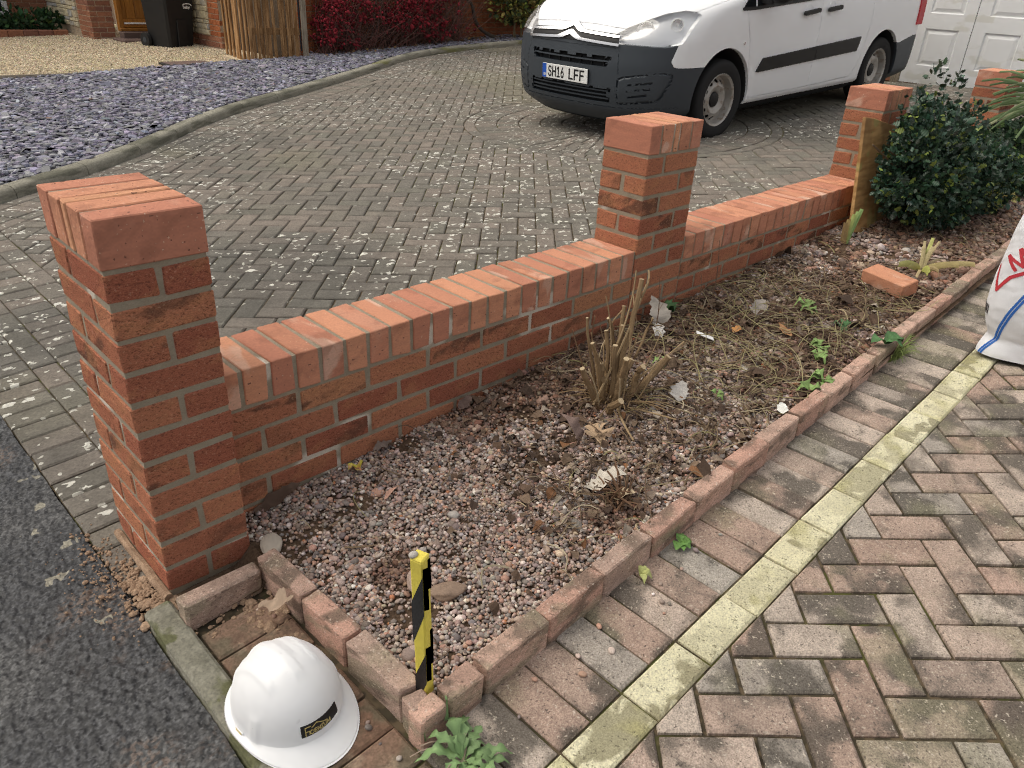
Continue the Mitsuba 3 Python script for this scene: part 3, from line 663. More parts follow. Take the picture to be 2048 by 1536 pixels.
# dry stems, roots, chips and leaf scraps over the bed
def litter_stems(n):
    ms, cs = [], []
    pal = np.array([(.21, .15, .095), (.135, .09, .06), (.36, .29, .18), (.085, .058, .042), (.30, .27, .13), (.42, .36, .25)])
    for i in range(n):
        u = R.random()
        if u < .68: x, y = R.uniform(1.35, 3.0), R.uniform(-.74, -.03)
        elif u < .79: x, y = R.normal(.98, .17), np.clip(R.normal(-.55, .12), -.8, -.05)
        elif u < .97: x, y = R.uniform(2.8, 4.6), R.uniform(-.75, -.05)
        else: x, y = R.uniform(.3, 1.4), R.uniform(-.75, -.05)
        L = R.gamma(2.2, .040) * (.5 if x < 1.2 else 1.0) + .015; a = R.uniform(0, 2 * np.pi); lift = abs(R.normal(0, .010)) + .002
        x1, y1 = x + L * math.cos(a), np.clip(y + L * math.sin(a), -.80, -.005)
        p = bend((x, y, 0), (x1, y1, 0), 0, 6, R.normal(0, .18) * L)
        p[:, 2] = BZ(p[:, 0], p[:, 1]) + .004 + lift * np.sin(np.linspace(0, np.pi, 6)) + R.uniform(0, .012) + np.linspace(0, max(0, R.normal(0, .02)), 6)
        p[:, 1] = np.clip(p[:, 1], -.81, -.004)
        m = tube(p, np.linspace(1, .6, 6) * R.choice([.0011, .0016, .0024, .0034], p=[.4, .35, .18, .07]), 4, False)
        ms.append(m); cs.append(np.tile(pal[R.choice(6, p=[.27, .25, .11, .21, .08, .08])] * R.uniform(.7, 1.15), (len(m.vertices), 1)))
    return join(ms), np.vstack(cs)
m, c = litter_stems(1900); put('dry_stems', m, 'mat_vc', color=c); tag('dry_stems', 'dry cut stems and twigs lying over the bed', 'dry stems', kind='stuff')
def leafshape(lobes=0, n=9, w=.38):
    """flat leaf outline along +x from 0 to 1, half width w; returns (v, f) with a raised midrib fold"""
    t = np.linspace(0, 1, n); hw = w * np.sin(np.pi * t ** .85) ** .9
    if lobes: hw = hw * (1 + .45 * np.cos(t * np.pi * 2 * lobes)) / 1.2
    v = np.vstack([np.c_[t, 0 * t, 0 * t], np.c_[t + (.10 * hw if lobes else 0), hw, .18 * hw], np.c_[t + (.10 * hw if lobes else 0), -hw, .18 * hw]]); f = []
    for i in range(n - 1): f += [(i, i + 1, n + i + 1), (i, n + i + 1, n + i), (i, 2 * n + i, 2 * n + i + 1), (i, 2 * n + i + 1, i + 1)]
    return v, np.array(f)
lv, lf = leafshape(0, 5, .34)
def leaf_scraps(n):
    q = np.c_[np.where(R.random(n) < .84, R.uniform(1.2, 3.2, n), R.normal(1.02, .16, n)), R.uniform(-.76, -.02, n)]
    q = q[in_region(bx, q[:, 0], q[:, 1])]; n = len(q); P = np.c_[q, BZ(q[:, 0], q[:, 1]) + R.uniform(.003, .018, n)]
    pal = np.array([(.115, .075, .052), (.165, .115, .08), (.26, .20, .155), (.075, .05, .037), (.34, .29, .235), (.20, .10, .05)])
    c = pal[R.choice(6, n, p=[.3, .25, .14, .2, .07, .04])] * R.uniform(.7, 1.2, (n, 1)); s = np.exp(R.normal(-3.82, .42, n))
    v = lv.copy(); v[:, 2] += .22 * np.sin(v[:, 0] * 5)
    return scatter(v, lf, P, rand_rot(n, .55), np.stack([s, s * R.uniform(.6, 1.3, n), s], 1), c)
m, c = leaf_scraps(2300); put('leaf_litter', m, 'mat_vc', color=c); tag('leaf_litter', 'dark brown leaf scraps mixed with the pebbles', 'leaf litter', kind='stuff')
# single fallen leaves one can pick out
def big_leaf(x, y, L, w, col, az, lobes, lab, tilt=.15, dz=.012, curl=.25, roll=0.0):
    k = key_for('fallen_leaf'); tag(k, lab, 'leaf'); v, f = leafshape(lobes, 25, w * .82); v[:, 1] *= 1 + .5 * (meshkit.noise(np.c_[v[:, 0] * 9 + x * 30, np.sign(v[:, 1]), 0 * v[:, 0]]) - .5) + .35 * (meshkit.noise(np.c_[v[:, 0] * 22 + y * 30, np.sign(v[:, 1]), 0 * v[:, 0]]) - .5); v[:, 2] += curl * .25 * np.sin(v[:, 0] * 6 + x * 9) * .6 + curl * (v[:, 1] ** 2) * 1.6 + .10 * (meshkit.noise(np.c_[v[:, 0] * 6 + x * 70, v[:, 1] * 6, 0 * v[:, 0]]) - .5)
    v = (v - [.5, 0, 0]) * L; ca, sa2 = math.cos(roll), math.sin(roll); v = np.c_[v[:, 0], v[:, 1] * ca - v[:, 2] * sa2, v[:, 1] * sa2 + v[:, 2] * ca]
    ca, sa2 = math.cos(tilt), math.sin(tilt); v = np.c_[v[:, 0] * ca - v[:, 2] * sa2, v[:, 1], v[:, 0] * sa2 + v[:, 2] * ca]
    ca, sa2 = math.cos(az), math.sin(az); v = np.c_[v[:, 0] * ca - v[:, 1] * sa2, v[:, 0] * sa2 + v[:, 1] * ca, v[:, 2]]
    bz = BZ(x, y) if y > -.86 else G(x, y)
    v = v + [x, y, float(bz) + dz]; cc_ = np.tile(np.array(col, float), (len(v), 1)) * (.8 + .5 * meshkit.noise(v * 90))[:, None]
    scene[k] = ply(TM(v, f), 'mat_vc', True, color=cc_)
big_leaf(.59, -.21, .062, .17, (.55, .33, .25), .35, 0, 'pink tan narrow leaf lying on pebbles near the end pillar')
big_leaf(1.22, -.425, .115, .42, (.40, .285, .185), 1.1, 3, 'tan lobed maple-like leaf in front of the cut stump')
big_leaf(2.00, -.07, .15, .36, (.42, .38, .33), 1.2, 0, 'large grey curled leaf standing against the wall', .9, .05, .3)
big_leaf(1.90, -.155, .085, .33, (.55, .53, .50), .8, 0, 'pale silver leaf right of the cut stump', .5, .03)
big_leaf(1.60, -.47, .095, .38, (.40, .38, .36), .5, 0, 'grey speckled leaf lying right of the stump foot', .4, .03)
big_leaf(2.16, -.34, .062, .36, (.47, .235, .09), .2, 0, 'small orange brown leaf among the dry stems', .2, .03)
big_leaf(1.035, -.615, .13, .30, (.50, .46, .40), -.75, 0, 'pale folded leaf among dark stems near the edging', .3, .03, .8)
big_leaf(1.03, -.685, .07, .36, (.46, .37, .25), -1.0, 0, 'yellowish dry leaf touching the pale folded leaf', .4, .025, .6)
big_leaf(1.14, -.40, .14, .24, (.20, .14, .12), 1.9, 0, 'dark shrivelled leaf hanging left of the stump foot', .8, .04, .7)
big_leaf(2.40, -.30, .11, .34, (.30, .27, .245), .3, 0, 'grey brown crumpled leaf halfway to the loose brick', .3, .03, .7)
big_leaf(2.30, -.47, .075, .35, (.40, .22, .11), 1.4, 0, 'brown leaf curled in the trailing stems', .4, .03, .6)
big_leaf(1.78, -.75, .052, .40, (.72, .72, .68), .6, 0, 'white scrap of leaf close to the edging', .3, .02)
big_leaf(.345, -.02, .15, .17, (.10, .065, .048), .05, 0, 'dark rotten leaf along the foot of the wall', .1, .018, .7, .5)
big_leaf(.70, -.02, .08, .2, (.17, .13, .11), .1, 0, 'brown leaf against the foot of the wall left of the stump', .1, .02, .8, .5)
big_leaf(1.02, -.03, .075, .26, (.14, .095, .08), .3, 0, 'dark curled leaf by the wall behind the stump', .2, .03, .9, .6)
big_leaf(.150, -.375, .10, .42, (.36, .27, .20), -.9, 2, 'ragged tan leaf lying against the short border row', .5, .03, .6)
# yellow scrap of wrapper near the wall
k = key_for('wrapper_scrap'); tag(k, 'small yellow and pink scrap of wrapper by the wall', 'scrap')
v, f = leafshape(2, 13, .45); v = v * [.05, .05, .12]; v[:, 2] += .012 * np.sin(v[:, 0] * 160); v += [.56, -.045, float(BZ(.56, -.045)) + .014]
scene[k] = ply(TM(v, f), 'mat_vc', True, color=np.where(meshkit.noise(v * 130)[:, None] > .55, [[.75, .35, .25]], [[.62, .58, .10]]))
# white plastic tag
k = key_for('plastic_tag'); tag(k, 'torn white plastic plant tag among the cut stems', 'plastic tag')
m = cbox((0, 0, 0), (.075, .022, .003), .001); m.apply_transform(trimesh.transformations.euler_matrix(.2, .35, -.75)); m.apply_translation((2.0, -.30, float(BZ(2.0, -.30)) + .035)); scene[k] = ply(m, 'mat_vc', False, color=np.tile([.8, .8, .8], (len(m.vertices), 1)))

# pruned shrub stump
k = thing('pruned_shrub', 'cut back shrub with bare tan woody stems in the pebble bed', 'shrub')
SX, SY = 1.405, -.335; sz = float(BZ(SX, SY))
stems = [((0, 0), (.105, .02, .40), .0095), ((.02, .03), (.085, .06, .30), .008), ((-.03, .02), (-.10, .03, .23), .008), ((-.02, -.02), (-.035, -.06, .19), .011), ((.01, -.03), (.01, -.05, .17), .0115), ((.04, -.01), (.16, -.09, .15), .013),
         ((-.05, 0), (-.15, .02, .16), .010), ((.03, .02), (.02, .07, .27), .007), ((-.04, .03), (-.09, .07, .30), .005), ((.0, .03), (.03, .08, .22), .008), ((-.01, -.01), (-.02, .0, .21), .010), ((.05, .02), (.20, .02, .24), .005), ((.03, -.03), (.05, -.07, .14), .012), ((-.05, -.03), (-.09, -.10, .075), .013), ((.0, 0), (.05, .03, .25), .009), ((-.03, .01), (-.06, .02, .15), .012)]
def woodcol(m): return np.tile([.25, .17, .095], (len(m.vertices), 1)) * (.45 + .85 * meshkit.noise(np.array(m.vertices) * [60, 60, 22]))[:, None]
for (bx_, by_), t, r in stems:
    p = bend((SX + bx_, SY + by_, sz - .02), (SX + t[0], SY + t[1], sz + t[2]), R.normal(0, .008), 8, R.normal(0, .012)); p[1:-1] += R.normal(0, .0025, (6, 3))
    m = tube(p, np.linspace(1.1, .85, 8) * r, 7); put(k + '__stem', m, 'mat_vc', color=woodcol(m))
    e = p[-1]; d = p[-1] - p[-2]; d /= np.linalg.norm(d); m = tube([e - d * .001, e + d * .0015], r * .86, 7); put(k + '__cut_end', m, 'mat_vc', color=np.tile([.46, .36, .23], (len(m.vertices), 1)))
for p0, p1, r in (((-.10, 0, .02), (.15, .03, .37), .0042), ((.02, .02, .2), (.11, .05, .42), .0035), ((.06, -.02, .05), (.34, -.03, .13), .0045), ((-.02, .01, .1), (-.14, .0, .25), .003), ((.05, 0, .1), (.17, .09, .31), .0028), ((-.03, 0, .12), (-.02, .06, .36), .0022), ((.1, .01, .34), (.135, .02, .425), .004), ((-.02, -.04, .0), (-.17, -.22, .02), .004), ((.0, -.05, 0), (.02, -.24, .03), .0035)):
    m = tube(bend((SX + p0[0], SY + p0[1], sz + p0[2]), (SX + p1[0], SY + p1[1], sz + p1[2]), .008, 7, .01), np.linspace(1, .75, 7) * r, 5); put(k + '__side_twig', m, 'mat_vc', color=np.tile([.36, .26, .15], (len(m.vertices), 1)) * (.6 + .5 * meshkit.noise(np.array(m.vertices) * 70))[:, None])
for i in range(16):
    a = R.uniform(0, 6.28); p = bend((SX + .07 * math.cos(a), SY + .05 * math.sin(a), sz), (SX + R.uniform(.08, .22) * math.cos(a), SY + R.uniform(.05, .13) * math.sin(a), sz + R.uniform(.06, .34)), R.normal(0, .02), 7, R.normal(0, .02)); m = tube(p, np.linspace(1, .6, 7) * R.uniform(.0018, .0038), 5); put(k + '__side_twig', m, 'mat_vc', color=np.tile([(.33, .235, .135), (.20, .125, .075), (.42, .33, .21)][i % 3], (len(m.vertices), 1)) * (.6 + .7 * meshkit.noise(np.array(m.vertices) * 70))[:, None])
m, c = [], []
for i in range(60):
    a = R.uniform(0, 2 * np.pi); r0 = R.uniform(.02, .10); L = R.uniform(.03, .13); p = bend((SX + r0 * math.cos(a), SY + r0 * math.sin(a), sz + R.uniform(-.005, .03)), (SX + (r0 + L) * math.cos(a + R.normal(0, .4)), SY + (r0 + L) * math.sin(a), sz + R.uniform(0, .05)), .01, 5)
    q = tube(p, .0018, 4, False); m.append(q); c.append(np.tile([.24, .165, .09], (len(q.vertices), 1)) * R.uniform(.4, 1.3))
put(k + '__bark_shreds', join(m), 'mat_vc', color=np.vstack(c)); tag(k + '__bark_shreds', kind='stuff')
# dark twiggy stub of another plant near the edging
k = thing('dead_stub', 'dark dead plant stub with spiky twigs near the edging', 'dead plant'); X0, Y0 = 1.02, -.675; z0 = float(BZ(X0, Y0))
for i in range(26):
    a, L = R.uniform(0, 2 * np.pi), R.uniform(.03, .10); m = tube(bend((X0 + R.normal(0, .02), Y0 + R.normal(0, .02), z0), (X0 + L * math.cos(a) * .8, max(-.80, Y0 + L * math.sin(a) * .8), z0 + R.uniform(.01, .10)), .01, 5, .006), np.linspace(1, .5, 5) * R.uniform(.0018, .005), 5, False)
    put(k + '__twig', m, 'mat_vc', color=np.tile([.14, .082, .05], (len(m.vertices), 1)) * R.uniform(.6, 1.5))
# leafy weeds
def rosette(name, label, cx, cy, zf, spec, col, lob, tilt0=.35, w=.2):
    k = thing(name, label, 'weed')
    v0, f0 = leafshape(lob, 15, w)
    for (az, L, up) in spec:
        v = v0.copy(); x = v[:, 0].copy(); v[:, 2] += up * np.sin(x * 2.4) - .55 * up * x ** 2; v *= L
        v[:, 2] += .05 * L * np.sin(x * 14 + az * 5)
        ca, sa2 = math.cos(az), math.sin(az); v = np.c_[v[:, 0] * ca - v[:, 1] * sa2, v[:, 0] * sa2 + v[:, 1] * ca, v[:, 2]] + [cx, cy, 0]
        zg = zf(v[:, 0], v[:, 1]); v[:, 2] = np.maximum(v[:, 2] + zf(np.array(cx), np.array(cy)) + .006, zg + .004)
        cc_ = np.tile(np.array(col) * R.uniform(.75, 1.25), (len(v), 1)) * (.8 + .4 * meshkit.noise(v * 120))[:, None]; cc_[:15] *= 1.35
        put(k + '__leaf', TM(v, f0), 'mat_leafmatt', smooth=True, color=cc_)
    return k
def edge_top(x, y): return np.where((y > -.853 + .0), G(x, y) + .080, G(x, y))
WX, WY = .235, -.935
k = rosette('rosette_weed', 'green lobed rosette weed growing at the border corner', WX, WY, edge_top, [(R.uniform(-.5, .5) + a, L * .72, u) for a, L, u in ((2.5, .135, .55), (1.9, .125, .7), (1.1, .14, .6), (.6, .125, .5), (.1, .12, .35), (-.4, .14, .3), (-.9, .13, .3), (-1.4, .15, .25), (-1.9, .15, .25), (-2.4, .17, .2), (-2.7, .13, .3), (3.0, .11, .5), (-.1, .08, .7), (-1.7, .09, .5), (1.5, .08, .9), (.9, .15, .3), (-1.15, .17, .18))], (.13, .205, .085), 4, w=.15)
for i in range(9):
    a = R.uniform(0, 6.3); L = R.uniform(.08, .16); p = bend((WX, WY, float(G(WX, WY)) + .01), (WX + L * math.cos(a), min(WY + L * math.sin(a), -.86), float(G(WX, WY)) + R.uniform(.008, .03)), .02, 6, .01); m = tube(p, .0013, 4, False); put(k + '__stalk', m, 'mat_vc', color=np.tile([.36, .28, .22], (len(m.vertices), 1)))
rosette('small_weed', 'tiny round leaved weed in the joint below the edging', 1.06, -.862, G, [(a, .035, .4) for a in (-.2, -.8, -1.5, -2.2, .3, -2.8)], (.10, .20, .05), 0, w=.45)
rosette('small_weed', 'pale sprig growing out at the foot of the edging', .885, -.868, G, [(a, .03, .9) for a in (-.2, -1.2, -2.2, .5)], (.34, .36, .14), 0, w=.35)
rosette('ivy_sprig', 'two dark green leaves hanging over the edging', 2.44, -.80, edge_top, [(-.6, .075, .5), (-1.4, .065, .5), (2.6, .06, .5)], (.055, .13, .045), 0, w=.5)
for i, (x, y, s, lab) in enumerate(((1.955, -.755, .05, 'light green leaf cluster by the edging at the stem heap'), (2.05, -.76, .045, 'second light green leaf cluster by the edging'), (2.30, -.62, .045, 'pale green leaves among the trailing stems'), (2.20, -.66, .04, 'green leaflets in the middle of the trailing stems'), (2.52, -.60, .04, 'dark green leaves near the edging below the loose brick'), (2.58, -.42, .05, 'yellow green leaf tuft below the loose brick'), (2.13, -.06, .05, 'dark green leaves at the wall below the middle pillar'), (1.72, -.30, .03, 'tiny green seedling right of the stump'), (1.70, -.55, .03, 'tiny bright seedling in the pebbles'))):
    rosette('seedling', lab, x, y, BZ, [(R.uniform(0, 6.3), s * R.uniform(.7, 1.2), R.uniform(.4, 1.1)) for _ in range(7)], (.17, .26, .085) if i not in (4, 6) else (.06, .13, .05), 2, w=.42)
# trailing pale stems
k = thing('trailing_stems', 'tangle of pale yellow green trailing stems over the bed', 'stems'); ms, cs = [], []
for i in range(85):
    x, y = R.uniform(1.7, 2.8), R.uniform(-.74, -.15); a = R.normal(.3, 1.0); L = R.uniform(.12, .42); p = bend((x, y, 0), (x + L * math.cos(a), np.clip(y + L * math.sin(a), -.79, -.03), 0), 0, 9, R.normal(0, .06)); p[:, 1] = np.clip(p[:, 1], -.80, -.02)
    p[:, 2] = BZ(p[:, 0], p[:, 1]) + .012 + R.uniform(0, .05) * np.sin(np.linspace(0, np.pi, 9)) + R.uniform(0, .02); m = tube(p, .0013, 4, False); ms.append(m); cs.append(np.tile(np.array([.36, .32, .17]) * R.uniform(.4, 1.1), (len(m.vertices), 1)))
put(k + '__stems', join(ms), 'mat_vc', color=np.vstack(cs)); tag(k + '__stems', kind='stuff')
# a few thin upright shoots
for x, y, h, lab in ((2.36, -.10, .27, 'thin dark upright shoot against the right wall section'), (2.20, -.12, .17, 'short dark upright shoot below the middle pillar'), (1.93, -.12, .22, 'thin bent shoot right of the stump by the wall')):
    k = thing('bare_shoot', lab, 'shoot'); b = float(BZ(x, y)); m = tube(bend((x, y, b), (x + R.normal(0, .02), y + .02, b + h), 0, 7, .012), np.linspace(1, .4, 7) * .0028, 5, False); put(k + '__shoot', m, 'mat_vc', color=np.tile([.16, .10, .07], (len(m.vertices), 1)))
    m = tube(bend((x, y, b + h * .4), (x + .05, y - .02, b + h * .75), .01, 5), .0012, 4, False); put(k + '__side_twig', m, 'mat_vc', color=np.tile([.2, .13, .08], (len(m.vertices), 1)))
# grass tuft at the edging
k = thing('grass_tuft', 'small green grass tuft in the joint below the edging', 'grass tuft'); ms, cs = [], []
for i in range(60):
    x, y = 2.53 + R.normal(0, .025), float(ey(2.53)) - .008 + R.normal(0, .004); a = R.uniform(-2.9, .4); L = R.uniform(.06, .16); z0 = float(G(x, y)); p = bend((x, y, z0), (x + L * math.cos(a) * .8, min(y + L * math.sin(a) * .5, y), z0 + R.uniform(.005, .09)), R.uniform(.01, .04), 6); m = tube(p, np.linspace(1, .3, 6) * .0022, 3, False); ms.append(m); cs.append(np.tile(np.array([.22, .28, .085]) * R.uniform(.6, 1.25), (len(m.vertices), 1)))
put(k + '__blades', join(ms), 'mat_leafmatt', color=np.vstack(cs)); tag(k + '__blades', kind='stuff')
# cut iris fans
def strap(p0, p1, w, col, n=8, sag=.0):
    t = np.linspace(0, 1, n); p = bend(p0, p1, sag, n); d = np.asarray(p1) - np.asarray(p0); s = np.cross(d, CAM - np.asarray(p0)); s /= np.linalg.norm(s); up = np.cross(s, d); up /= np.linalg.norm(up); hw = w * (1 - .35 * t)
    v = np.vstack([p + up * .003, p + s * hw[:, None] * .5, p - s * hw[:, None] * .5]); f = []
    for i in range(n - 1): f += [(i, i + 1, n + i + 1), (i, n + i + 1, n + i), (i, 2 * n + i, 2 * n + i + 1), (i, 2 * n + i + 1, i + 1)]
    c = np.tile(np.array(col, float), (len(v), 1)) * (.8 + .4 * meshkit.noise(v * 60))[:, None]
    return TM(v, f), c
k = thing('iris_fan', 'upright cut iris leaf fan by the foot of the plywood board', 'iris'); X0, Y0 = 3.50, -.145; z0 = float(BZ(X0, Y0))
for i, (dx, h, col) in enumerate(((.0, .17, (.40, .30, .12)), (.02, .20, (.34, .40, .13)), (.035, .215, (.30, .42, .15)), (.05, .23, (.22, .34, .12)), (-.012, .15, (.34, .24, .11)))):
    m, c = strap((X0 + dx * .3, Y0 - dx * .1, z0), (X0 + dx * 1.6, Y0 - dx * .4, z0 + h * .74), .028, col); put(k + '__leaf', m, 'mat_leafmatt', smooth=True, color=c)
k = thing('iris_clump', 'sprawling cut iris clump with yellowing leaf stubs behind the loose brick', 'iris'); X0, Y0 = 3.40, -.575; z0 = float(BZ(X0, Y0))
for dx, dy, h, w, col in ((.02, .06, .17, .022, (.52, .44, .24)), (.07, .05, .18, .028, (.50, .44, .20)), (.12, .03, .16, .028, (.42, .43, .14)), (.15, .0, .13, .02, (.5, .40, .22)), (.02, -.14, .07, .045, (.46, .38, .17)), (.10, -.16, .08, .04, (.50, .42, .20)), (-.12, -.07, .03, .05, (.40, .42, .12)), (-.10, .10, .06, .05, (.42, .42, .16)), (-.16, .03, .05, .04, (.44, .40, .16)), (-.05, -.12, .02, .03, (.46, .36, .18)), (.2, -.05, .02, .02, (.46, .36, .2)), (-.2, -.04, .015, .02, (.46, .36, .2)), (.05, .0, .12, .03, (.5, .42, .22)), (-.02, .12, .02, .018, (.4, .3, .18))):
    m, c = strap((X0 + dx * .1, Y0 + dy * .1, z0 + .01), (X0 + dx * R.uniform(.6, 1.1) + .02, max(Y0 + dy * R.uniform(.5, 1.2), -.77), float(BZ(X0 + dx, Y0 + dy)) + h * R.uniform(.35, .8) + .012), w * .8, np.array(col) * .85, sag=.015); put(k + '__leaf', m, 'mat_leafmatt', smooth=True, color=c)
# loose brick
k = key_for('loose_brick'); tag(k, 'loose orange and buff brick lying in the bed', 'brick')
m = cbox((0, 0, 0), (.215, .1025, .065), .004, .0012); m.apply_transform(trimesh.transformations.euler_matrix(.16, .03, math.radians(-105))); m.apply_translation((3.05, -.560, float(BZ(3.05, -.55)) + .045)); scene[k] = ply(m, 'mat_cap', False, uv=np.tile([.86, .95], (len(m.vertices), 1)))
# mortar droppings beside the end pillar
def droppings(n, cx, cy, sx, sy_, zf, s):
    P = np.c_[R.normal(cx, sx, n), R.normal(cy, sy_, n)]; P = P[~in_region(sg.box(.0, -.113, .215, .22), P[:, 0], P[:, 1])]; n = len(P)
    S3 = np.exp(R.normal(math.log(s), .5, (n, 1))) * np.c_[R.uniform(.8, 1.4, n), R.uniform(.8, 1.3, n), R.uniform(.4, .8, n)]
    return scatter(ov, of, np.c_[P, zf(P[:, 0], P[:, 1]) + .001], rand_rot(n, .5), S3)[0]
m = join([droppings(420, -.040, -.03, .018, .05, G, .0032), droppings(14, -.05, -.04, .03, .05, G, .0065), droppings(260, -.07, .08, .03, .10, G, .0025), droppings(160, -.11, .02, .05, .12, G, .002), droppings(160, -.02, -.135, .02, .02, G, .005), droppings(60, .02, -.24, .03, .03, G, .003), droppings(120, .15, -.30, .03, .05, G, .004)])
put('mortar_crumbs', m, 'mat_debris'); tag('mortar_crumbs', 'sandy mortar crumbs dropped round the end pillar', 'mortar crumbs', kind='stuff')
# bed of mortar the pillar stands in
v = []; k = thing('mortar_fillet', 'rough strip of spilled mortar along the foot of the end pillar', 'mortar')
t = np.linspace(-.118, .215, 26); p = np.c_[np.full(26, -.006) + .006 * (nz(t, t * 0, 30, 3) - .5), t, G(0, t) + .006 + .01 * nz(t, t * 0, 24, 6)]; put(k + '__strip', tube(p, .008 + .006 * nz(t, t * 0, 40, 7), 7), 'mat_debris')
# loose pebbles spilled on the paving
k = 'spilled_pebbles'; n = 16; q = np.c_[R.normal(.14, .03, n), R.uniform(-.85, -.28, n)]; q2 = np.c_[R.uniform(.3, 1.2, 14), R.uniform(-.98, -.875, 14)]; q = np.vstack([q[q[:, 0] < .18], q2]); n = len(q)
s = np.exp(R.normal(-5.35, .25, n)); m, c = scatter(iv, if_, np.c_[q, G(q[:, 0], q[:, 1]) + s * .6], rand_rot(n, .4), s[:, None] * [[1.3, 1, .75]], pebble_cols(n) * 1.15); put(k, m, 'mat_vcstone', smooth=True, color=c); tag(k, 'a few pebbles spilled onto the paving', 'pebbles', kind='stuff')

# ------------------------------------------------------------------ striped post, board, helmet, bag
k = thing('hazard_post', 'yellow and black striped hazard post stuck in the pebbles at the bed corner', 'post')
SXc, SYc = .262, -.782; zb = float(BZ(SXc, SYc)) - .03; zt = .418; hw = .0138; a = math.radians(20)
def post_pt(u, w, z): # u, w in the post's own axes; leans slightly
    l = (z - zb) / (zt - zb); return np.array([SXc + u * math.cos(a) - w * math.sin(a) - .016 * l, SYc + u * math.sin(a) + w * math.cos(a) - .004 * l, z])
me = cbox((0, 0, (zb + zt) / 2), (2 * hw, 2 * hw, zt - zb), .003); me.vertices[:] = [post_pt(*p) for p in me.vertices]; put(k + '__body', me, 'mat_yellow')
me = cbox((0, 0, zt + .002), (2 * hw + .001, 2 * hw + .001, .006), .003); me.vertices[:] = [post_pt(*p) for p in me.vertices]; put(k + '__cap', me, 'mat_yellow')
H = zt - zb; per = .117
def tape(face, poly):   # poly in (along face -hw..hw, height from the top)
    pts = np.array(poly); f = [(0, i, i + 1) for i in range(1, len(pts) - 1)]; o = hw + .0006
    v = [post_pt(*((p[0], -o) if face == 0 else (-o, -p[0]) if face == 1 else (o, p[0])), zt - p[1]) for p in pts]
    m = TM(v, f); put(k + '__stripe', m, 'mat_tapeblack')
# two faces are seen: face 0 towards the front drive, face 1 towards the tarmac
sc_ = H / 860.; yz = lambda q: float(np.clip((q - 170) * sc_, .0005, H - .001))
for a0, a1, b0, b1 in ((240, 455, 400, 635), (680, 860, 840, 1030)): tape(1, [(-hw, yz(b0)), (-hw, yz(b1)), (hw, yz(a1)), (hw, yz(a0))])
for a0, a1 in ((200, 425), (645, 850)): tape(0, [(-hw, yz(a0)), (-hw, yz(a1)), (.004, yz(a1 + 25)), (.004, yz(a0 + 20))][::-1])
for a0, a1 in ((180, 345), (570, 785)): tape(0, [(.004, yz(a0)), (.004, yz(a1 - 10)), (hw, yz(a1)), (hw, yz(a0))][::-1])
m = trimesh.creation.icosphere(1); m.vertices *= [.010, .008, .006]; m.apply_translation(post_pt(-.007, .009, zt + .007)); k2 = key_for('stone'); tag(k2, 'small pale pebble lying on top of the striped post', 'stone'); scene[k2] = ply(m, 'mat_vcstone', True, color=np.tile([.42, .39, .36], (len(m.vertices), 1)))

k = thing('plywood_board', 'weathered plywood board leaning against the third pillar', 'board')
m = cbox((0, 0, .29), (.50, .018, .58), .002).subdivide().subdivide(); v = m.vertices
cut = (v[:, 0] < -.235) & (v[:, 2] > .555); v[cut, 2] -= (-.235 - v[cut, 0]) * .7
th = math.asin(.115 / .56); v = np.c_[v[:, 0], v[:, 1] * math.cos(th) + v[:, 2] * math.sin(th), -v[:, 1] * math.sin(th) + v[:, 2] * math.cos(th)]
t_ = math.radians(11.5); v = np.c_[v[:, 0] * math.cos(t_) + v[:, 2] * math.sin(t_), v[:, 1], v[:, 2] * math.cos(t_) - v[:, 0] * math.sin(t_)]
v += [3.585 + .245, -.130, .235]; put(k + '__sheet', TM(v, m.faces), 'mat_ply')

# helmet: shell of revolution with raised ribs, rim and peak; own axes: +x towards the peak
k = thing('safety_helmet', 'white safety helmet lying on the paving by the tarmac', 'helmet')
HA, HB, HHt = .122, .107, .132
def shell(th, ph):      # th 0 at the crown .. pi/2 at the rim; ph round the head
    s, c = np.sin(th), np.cos(th); x = HA * s * np.cos(ph); y = HB * s * np.sin(ph); z = HHt * c
    r = 1 + 0 * x
    mid = np.exp(-(y / .020) ** 4) * smooth01(th, .10, .22) * smooth01(-np.cos(ph) * th, -1.05, -.85)
    for off in (-.046, .046): r = r + .018 * np.exp(-((y - off * (1 + .25 * th)) / .0075) ** 4) * smooth01(-x, -.055, -.03) * smooth01(-th, -1.30, -1.05)
    r = r + .022 * np.exp(-(y / .0125) ** 4) * smooth01(-x, -.070, -.045) * smooth01(-th, -1.35, -1.1)
    r = r - .014 * np.exp(-((np.abs(y) - .026) / .007) ** 2) * smooth01(-x, -.04, .0)
    r = r + .022 * smooth01(th, 1.05, 1.2) * np.exp(-(np.abs(np.cos(ph) - .30) / .10) ** 4)
    return np.stack([x * r, y * r, z * r], -1)
def smooth01(x, a, b):
    t = np.clip((x - a) / (b - a), 0, 1); return t * t * (3 - 2 * t)
nt, npn = 90, 220
TH, PH = np.meshgrid(np.linspace(.012, np.pi / 2, nt), np.linspace(0, 2 * np.pi, npn, endpoint=False), indexing='ij'); V = shell(TH, PH)
rim = []
ph = PH[0]; peak = np.clip(np.cos(ph), 0, 1) ** 1.6
for d, dz in ((.004, -.001), (.007, -.0035), (.014, -.0055), (.016, -.0085), (.0, -.008)):
    e = d + (.034 * peak * (d / .016) if d > .002 else 0); rr = np.stack([(HA + e) * np.cos(ph), (HB + e * .8) * np.sin(ph), dz - .022 * peak * min(1, d / .016) + 0 * ph], -1); rim.append(rr)
allv = np.concatenate([V.reshape(-1, 3)] + rim); rows = nt + len(rim)
